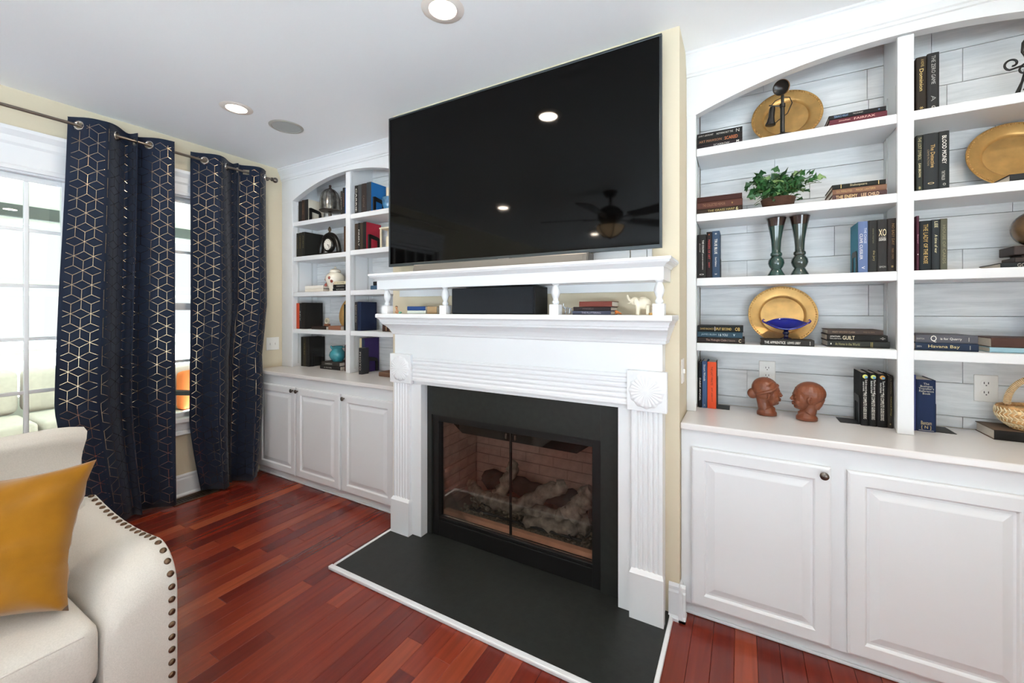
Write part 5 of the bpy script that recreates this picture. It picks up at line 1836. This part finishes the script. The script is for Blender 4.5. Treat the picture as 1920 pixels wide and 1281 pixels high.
# glass wire animal, small trinkets on the mantel shelf
gw = tag(obj('wire_figurine', MB().tube([(0, 0, .002), (.006, 0, .02), (0, 0, .035), (-.008, 0, .044), (-.012, 0, .036), (-.004, 0, .03), (.012, 0, .034), (.03, 0, .03), (.036, 0, .016), (.033, 0, .002)], .0022, 6)
         .tube([(.012, .006, .032), (.013, .006, .002)], .0018, 6).tube([(.028, -.006, .03), (.026, -.006, .002)], .0018, 6).tube([(.034, 0, .028), (.05, 0, .036), (.056, 0, .026)], .0016, 6).tube([(-.008, 0, .044), (-.006, 0, .055)], .0015, 6), M('blown_glass', '#9AA0AA', .1, metal=.6), smooth=True, loc=(-.765, 1.90, 1.4045)), 'tiny blown glass animal beside the slate blue book', 'figurine')
tag(obj('trinket', MB().tube([(0, 0, .004), (.014, .0, .012), (.03, 0, .004)], [.003, .006, .003], 8).ball((.006, 0, .015), (.008, .006, .006), 10, 6), M('orange_resin', '#C4702F', .5), smooth=True, loc=(-.515, 1.90, 1.4045)), 'tiny orange trinket beside the stacked mantel books', 'trinket')
tag(obj('gold_ring_dish', MB().lathe([(.012, 0), (.014, .004), (.014, .010), (.012, .006), (.002, .004)], n=16), GOLD, smooth=True, loc=(-.345, 1.88, 1.4045)), 'tiny gold ring dish beside the elephant', 'dish')
fg = thing('child_figurine', 'tiny crouching painted figurine at the end of the mantel shelf', 'figurine', (-1.885, 1.89, 1.4045))
SKN = M('painted_skin', '#C9966E', .6)
obj('body', MB().ball((0, 0, .012), (.013, .010, .012), 12, 8).tube([(0, 0, .02), (-.004, 0, .032)], [.007, .006], 8).tube([(.006, -.006, .012), (.02, -.008, .004)], [.004, .003], 8), SKN, fg, smooth=True)
obj('head', MB().ball((-.006, 0, .040), .0085, 12, 8), SKN, fg, smooth=True)
obj('hair', MB().ball((-.0065, .001, .0425), (.0088, .0088, .007), 12, 8), M('brown_hair', '#4A2E1C', .8), fg, smooth=True)
obj('cloth', MB().ball((.026, 0, .007), (.013, .009, .007), 12, 8), M('aqua_cloth', '#7EC4AE', .7), fg, smooth=True)

# ------------------------------------------------------------------ far bay objects
IRON = M('wrought_iron', '#1B1C1B', .45, metal=.3)
sc = thing('iron_scroll_stand', 'black wrought-iron scroll easel on the top shelf', 'scroll stand', (.985, 2.40, 2.2575))


def spiral(cx, cz, r0, a0, turns, n=22, y=0):
    return [(cx + r0 * (1 - .65 * k / n) * math.cos(a0 + turns * 6.283 * k / n), y, cz + r0 * (1 - .65 * k / n) * math.sin(a0 + turns * 6.283 * k / n)) for k in range(n + 1)]


def scroll(s):
    mb = MB()
    mb.tube([(s * -.045, -.02, .0035), (s * -.043, -.02, .02), (s * -.02, -.005, .07), (s * .0, 0, .11), (0, 0, .165)], .0042, 8)
    mb.tube([(0, 0, .15), (s * -.02, 0, .135)] + spiral(s * -.045, .150, .024, 4.4 if s > 0 else 5.0, s * -.95), .0038, 8)
    mb.tube([(0, 0, .155), (s * -.008, 0, .13)] + spiral(s * -.010, .118, .017, 2.2 if s > 0 else .94, s * .9), .0034, 8)
    mb.tube([(0, 0, .15), (s * -.018, 0, .19), (s * -.016, 0, .225), (s * .0, 0, .25)], .0042, 8)
    mb.tube(spiral(s * -.006, .035, .02, 3.0, s * .9), .003, 8)
    return mb


obj('scroll_side', scroll(1), IRON, sc, smooth=True)
obj('scroll_side', scroll(-1), IRON, sc, smooth=True)
obj('back_prop', MB().tube([(0, 0, .16), (0, .07, .05), (0, .10, .0035)], .0042, 8), IRON, sc, smooth=True)
dm_ = thing('glass_dome', 'grey glass globe ornament on the charcoal book', 'ornament', (1.02, 2.37, 1.9495))
dm_.scale = (.7, .7, .75)
obj('dome', MB().lathe([(.075, 0), (.077, .03), (.070, .06), (.05, .085), (.02, .098), (.002, .1)], n=28), M('grey_smoked_glass', '#9A978C', .08, spec=.6), dm_, smooth=True)
obj('base_ring', MB().lathe([(.079, 0), (.079, .008), (.076, .010)], n=28), PEWTER, dm_, smooth=True)
vs_ = thing('globe_bowl', 'brown and green mottled glass globe on a dark stand', 'vase', (1.02, 2.43, 1.6135))
obj('stand', MB().box(-.08, .08, -.05, .05, 0, .02).box(-.06, .06, -.04, .04, .02, .03).box(-.085, .085, -.055, .055, .03, .065), M('dark_stand_wood', '#2B1B16', .5), vs_, bevel=.003)
obj('bowl', MB().ball((0, 0, .137), (.072, .07, .072), 28, 18), M('mottled_glass', '#5A4630', .08, spec=.7, var=.6, scale=14), vs_, smooth=True, sharp=0)
bs = thing('woven_basket', 'coiled tan straw basket with tall handle on a black book', 'basket', (1.045, 2.45, ZC + .0405))
STR = M('striped_straw', '#D8B98A', .8, var=.45, scale=70, bump=.6, bscale=150)
STR2 = M('tan_straw', '#C79A66', .8, var=.4, scale=80, bump=.6, bscale=150)
for k in range(7):
    rr = .075 + .028 * math.sin(math.pi * (k + 1) / 8) + .006 * k
    zz = .008 + k * .013
    pts = [((rr + .0) * math.cos(2 * math.pi * q / 48), .72 * rr * math.sin(2 * math.pi * q / 48), zz) for q in range(48)]
    obj('coil', MB().tube(pts, .0085, 8, closed=True), STR if k % 2 else STR2, bs, smooth=True)
obj('bottom', MB().lathe([(.001, .001), (.08, .001), (.08, .006)], n=24, sy=.72), STR2, bs)
for s_ in range(40):
    pass
hp = [(-.10 * math.cos(a), 0, .10 + .115 * math.sin(a)) for a in [math.pi * k / 24 for k in range(25)]]
obj('handle', MB().tube(hp, .010, 10), STR2, bs, smooth=True)
wr = MB()
for k in range(60):
    a = math.pi * (k + .5) / 60
    c = Vector((-.10 * math.cos(a), 0, .10 + .115 * math.sin(a)))
    t_ = Vector((math.sin(a) * .10, 0, math.cos(a) * .115)).normalized()
    n_ = Vector((t_.z, 0, -t_.x))
    pts = [c + n_ * .0108 * math.cos(q) + Vector((0, 1, 0)) * .0108 * math.sin(q) + t_ * .004 * math.sin(q) for q in [6.283 * j / 8 for j in range(8)]]
    wr.tube(pts, .0014, 4, closed=True)
hw_ = obj('handle_wrap', wr, M('pale_straw', '#EBDCB8', .8), bs)
for k in range(44):
    a = 6.283 * k / 44
    pts = []
    for j in range(7):
        rr = .0835 + .028 * math.sin(math.pi * (j + 1) / 8) + .006 * j
        aa = a + (.05 if j % 2 else -.05)
        pts.append((rr * math.cos(aa), .72 * rr * math.sin(aa), .008 + j * .013))
    wr2 = wr2.tube(pts, .0022, 4) if k else MB().tube(pts, .0022, 4)
obj('stitching', wr2, M('pale_straw', '#EBDCB8', .8), bs)
pf = thing('picture_stand', 'small blue framed picture standing on the brown book', 'picture', (1.085, 2.45, 1.3175))
obj('frame', MB().box(-.075, .075, 0, .012, .0, .12), M('blue_frame', '#2E5A9A', .5), pf, bevel=.003)
obj('photo', MB().box(-.06, .06, -.001, 0, .015, .105), M('photo_print', '#8A8F80', .4, var=.4, scale=12), pf)

# ------------------------------------------------------------------ objects in the bookcase beside the curtains
bc = thing('birdcage_cloche', 'mercury glass birdcage cloche on a footed stand', 'cloche', (-3.225, 2.415, 2.2355))
MERC = M('mercury_glass', '#8C8C88', .22, metal=.85, var=.45, scale=30)
obj('foot', MB().lathe([(.045, 0), (.045, .004), (.018, .012), (.012, .03), (.016, .05), (.011, .065), (.03, .075)], n=24), PEWTER, bc, smooth=True)
obj('tray', MB().lathe([(.03, .074), (.088, .078), (.093, .084), (.090, .088), (.02, .086)], n=32), PEWTER, bc, smooth=True)
obj('dome', MB().lathe([(.082, .089), (.084, .13), (.080, .19), (.066, .235), (.04, .265), (.012, .278), (.002, .279)], n=32), MERC, bc, smooth=True)
for k in range(12):
    a = 6.283 * k / 12
    obj('wire', MB().tube([(r * math.cos(a), r * math.sin(a), z) for r, z in ((.086, .089), (.087, .13), (.083, .19), (.069, .236), (.042, .267), (.012, .282))], .0016, 5), PEWTER, bc)
obj('knob', MB().lathe([(.012, .279), (.013, .288), (.007, .293), (.011, .302), (.011, .31), (.004, .316)], n=16), BRZ, bc, smooth=True)

ck = thing('mantel_clock', 'black arched mantel clock with round white face', 'clock', (-3.225, 2.41, 1.9155))
obj('base', MB().box(-.165, .165, -.04, .04, 0, .016).box(-.135, .135, -.032, .032, .016, .026), BKG, ck, bevel=.003)
N = 20
pts = [(-.125 * math.cos(math.pi * k / N), 0, .024 + .165 * math.sin(math.pi * k / N)) for k in range(N + 1)]
obj('arch', MB().tube(pts, .022, 10), BKG, ck, smooth=True)
obj('case', MB().lathe([(.001, .022), (.055, .022), (.066, .012), (.07, 0), (.066, -.018), (.058, -.024), (.052, -.022)], (0, 0, .098), 36, 'y'), BKG, ck, smooth=True, sharp=50)
fc = obj('face', MB().lathe([(.001, -.0225), (.049, -.0225), (.049, -.018)], (0, 0, .098), 32, 'y'), M('clock_face', '#DDDAD2', .5), ck)
for k in range(12):
    a = 6.283 * k / 12
    obj('hour_mark', MB().box(-.0015, .0015, -.0004, .0004, .036, .044), SLOT, fc, loc=(0, -.0232, .098), rot=(0, a, 0))
obj('hand', MB().box(-.0015, .0015, -.0004, .0004, -.004, .030), SLOT, fc, loc=(0, -.0234, .098), rot=(0, R(110), 0))
obj('hand', MB().box(-.0015, .0015, -.0004, .0004, -.004, .036), SLOT, fc, loc=(0, -.0236, .098), rot=(0, R(140), 0))
obj('finial', MB().lathe([(.014, .205), (.010, .212), (.006, .216), (.015, .23), (.013, .245), (.004, .26)], n=16), M('aged_bronze', '#5A4C3A', .5, metal=.6), ck, smooth=True)

gj = thing('ginger_jar', 'cream porcelain ginger jar with red flowers', 'jar', (-3.175, 2.43, 1.5915))
PORC = M('cream_porcelain', '#E2DCCB', .25, coat=.4)
obj('body', MB().lathe([(.05, 0), (.052, .006), (.048, .02), (.07, .07), (.082, .11), (.078, .14), (.055, .165), (.042, .172)], n=32), PORC, gj, smooth=True)
obj('lid', MB().lathe([(.046, .172), (.048, .178), (.042, .195), (.02, .205), (.006, .208), (.01, .216), (.008, .224), (.002, .227)], n=28), PORC, gj, smooth=True)
for k, (a, z) in enumerate(((200, .08), (225, .06), (215, .11), (300, .09), (320, .065), (285, .12))):
    r = .0785
    obj('painted_flower', MB().ball((r * math.cos(R(a)), r * math.sin(R(a)), z), (.012, .012, .014), 10, 6), M('painted_red', '#9A4A3E', .35), gj, smooth=True)

pt = thing('pitcher', 'teal glazed pitcher standing on two books', 'pitcher', (-3.145, 2.43, ZC + .0675), R(35))
TEAL = M('teal_glaze', '#3F8C96', .2, var=.25, scale=20, coat=.4)
obj('body', MB().lathe([(.04, 0), (.042, .005), (.06, .03), (.07, .055), (.064, .08), (.046, .1), (.04, .115), (.046, .13), (.05, .135), (.046, .134), (.036, .115)], n=32), TEAL, pt, smooth=True)
obj('handle', MB().tube([(.042, 0, .122), (.07, 0, .128), (.085, 0, .105), (.078, 0, .075), (.064, 0, .058)], [.006, .007, .007, .006, .006], 10), TEAL, pt, smooth=True)
obj('spout', MB().tube([(-.038, 0, .112), (-.052, 0, .128), (-.058, 0, .137)], [.014, .011, .006], 10), TEAL, pt, smooth=True)

oc = thing('ornament_clock', 'tiny pale desk clock on the dark brown book', 'clock', (-3.245, 2.40, 1.2845))
obj('base', MB().box(-.03, .03, -.012, .012, 0, .02), M('tan_wood', '#8A5A40', .5), oc, bevel=.002)
obj('case', MB().lathe([(.001, .008), (.026, .008), (.028, 0), (.026, -.008), (.02, -.006), (.001, -.006)], (0, 0, .046), 24, 'y'), M('pale_clock', '#CFC6AE', .4), oc, smooth=True, sharp=50)
obj('face', MB().lathe([(.001, -.0068), (.016, -.0068), (.016, -.006)], (0, 0, .046), 20, 'y'), M('clock_glass', '#8A8474', .3), oc)

bg = thing('glass_hurricane', 'blue glass candle holder with pale candle', 'candle holder', (-2.49, 2.42, 2.2225))
obj('cup', MB().lathe([(.04, 0), (.045, .01), (.06, .06), (.064, .11), (.060, .115), (.056, .06), (.035, .012)], n=28), M('blue_cut_glass', '#4C7FA6', .1, spec=.7, var=.4, scale=30), bg, smooth=True)
obj('candle', MB().lathe([(.03, .012), (.03, .19), (.026, .195), (.002, .193)], n=20), M('ivory_wax', '#EADFC6', .5), bg, smooth=True)
lf_ = thing('white_lantern', 'small cream frame lantern behind the television edge', 'lantern', (-2.50, 2.42, 1.9225))
fm_ = MB()
for sx_ in (-.05, .05):
    for sy_ in (-.04, .04):
        fm_.box(sx_ - .006, sx_ + .006, sy_ - .006, sy_ + .006, 0, .16)
fm_.box(-.06, .06, -.05, .05, 0, .012).box(-.06, .06, -.05, .05, .16, .172)
obj('frame', fm_, M('cream_frame', '#E2D8C0', .5), lf_, bevel=.002)
obj('candle', MB().lathe([(.025, .012), (.025, .10), (.002, .102)], n=18), M('ivory_wax', '#EADFC6', .5), lf_, smooth=True)
sp2 = thing('small_plant', 'small leafy green plant behind the end of the mantel', 'plant', (-2.27, 2.36, 1.5915))
obj('pot', MB().lathe([(.04, 0), (.05, .08), (.052, .085), (.045, .08)], n=20), M('clay_pot', '#8A5A44', .8), sp2, smooth=True)
for k in range(22):
    a = rn.uniform(0, 6.28)
    lf = link('leaf', LEAFS[k % 3], None, sp2, (rn.uniform(.0, .06) * math.cos(a), rn.uniform(0, .05) * math.sin(a), rn.uniform(.085, .15)), (R(rn.uniform(20, 80)), R(rn.uniform(-30, 30)), rn.uniform(0, 6.28)))
    lf.scale = (.03, .03, .03)
bx2 = thing('trinket_box', 'small dark carved trinket box beside the mantel', 'box', (-2.42, 2.40, 1.2565))
obj('body', MB().box(-.085, .085, -.05, .05, 0, .055), M('dark_carved_wood', '#3A1E16', .5, var=.4, scale=40), bx2, bevel=.004)
obj('lid', MB().prism([(-.09, .0555), (.09, .0555), (.08, .07), (.04, .08), (-.04, .08), (-.08, .07)], 'y', -.055, .055), M('dark_lid', '#1E1614', .4), bx2, bevel=.003)
for xx in (-.04, .0, .045):
    obj('inlay', MB().box(xx - .004, xx + .004, -.0512, -.0501, .006, .05), M('pale_inlay', '#A9906A', .5), bx2)
nt_ = thing('navy_easel', 'small navy triangular card stand on the brown book', 'card stand', (-2.33, 2.385, ZC + .0365))
obj('card', MB().prism([(-.06, 0), (.06, 0), (.06, .13), (.03, .13)], 'y', -.004, .004), M('navy_card', '#141E38', .6), nt_)
obj('foot', MB().box(-.05, .06, .004, .05, 0, .004), M('navy_card', '#141E38', .6), nt_)
# coloured publisher's discs on the guide books
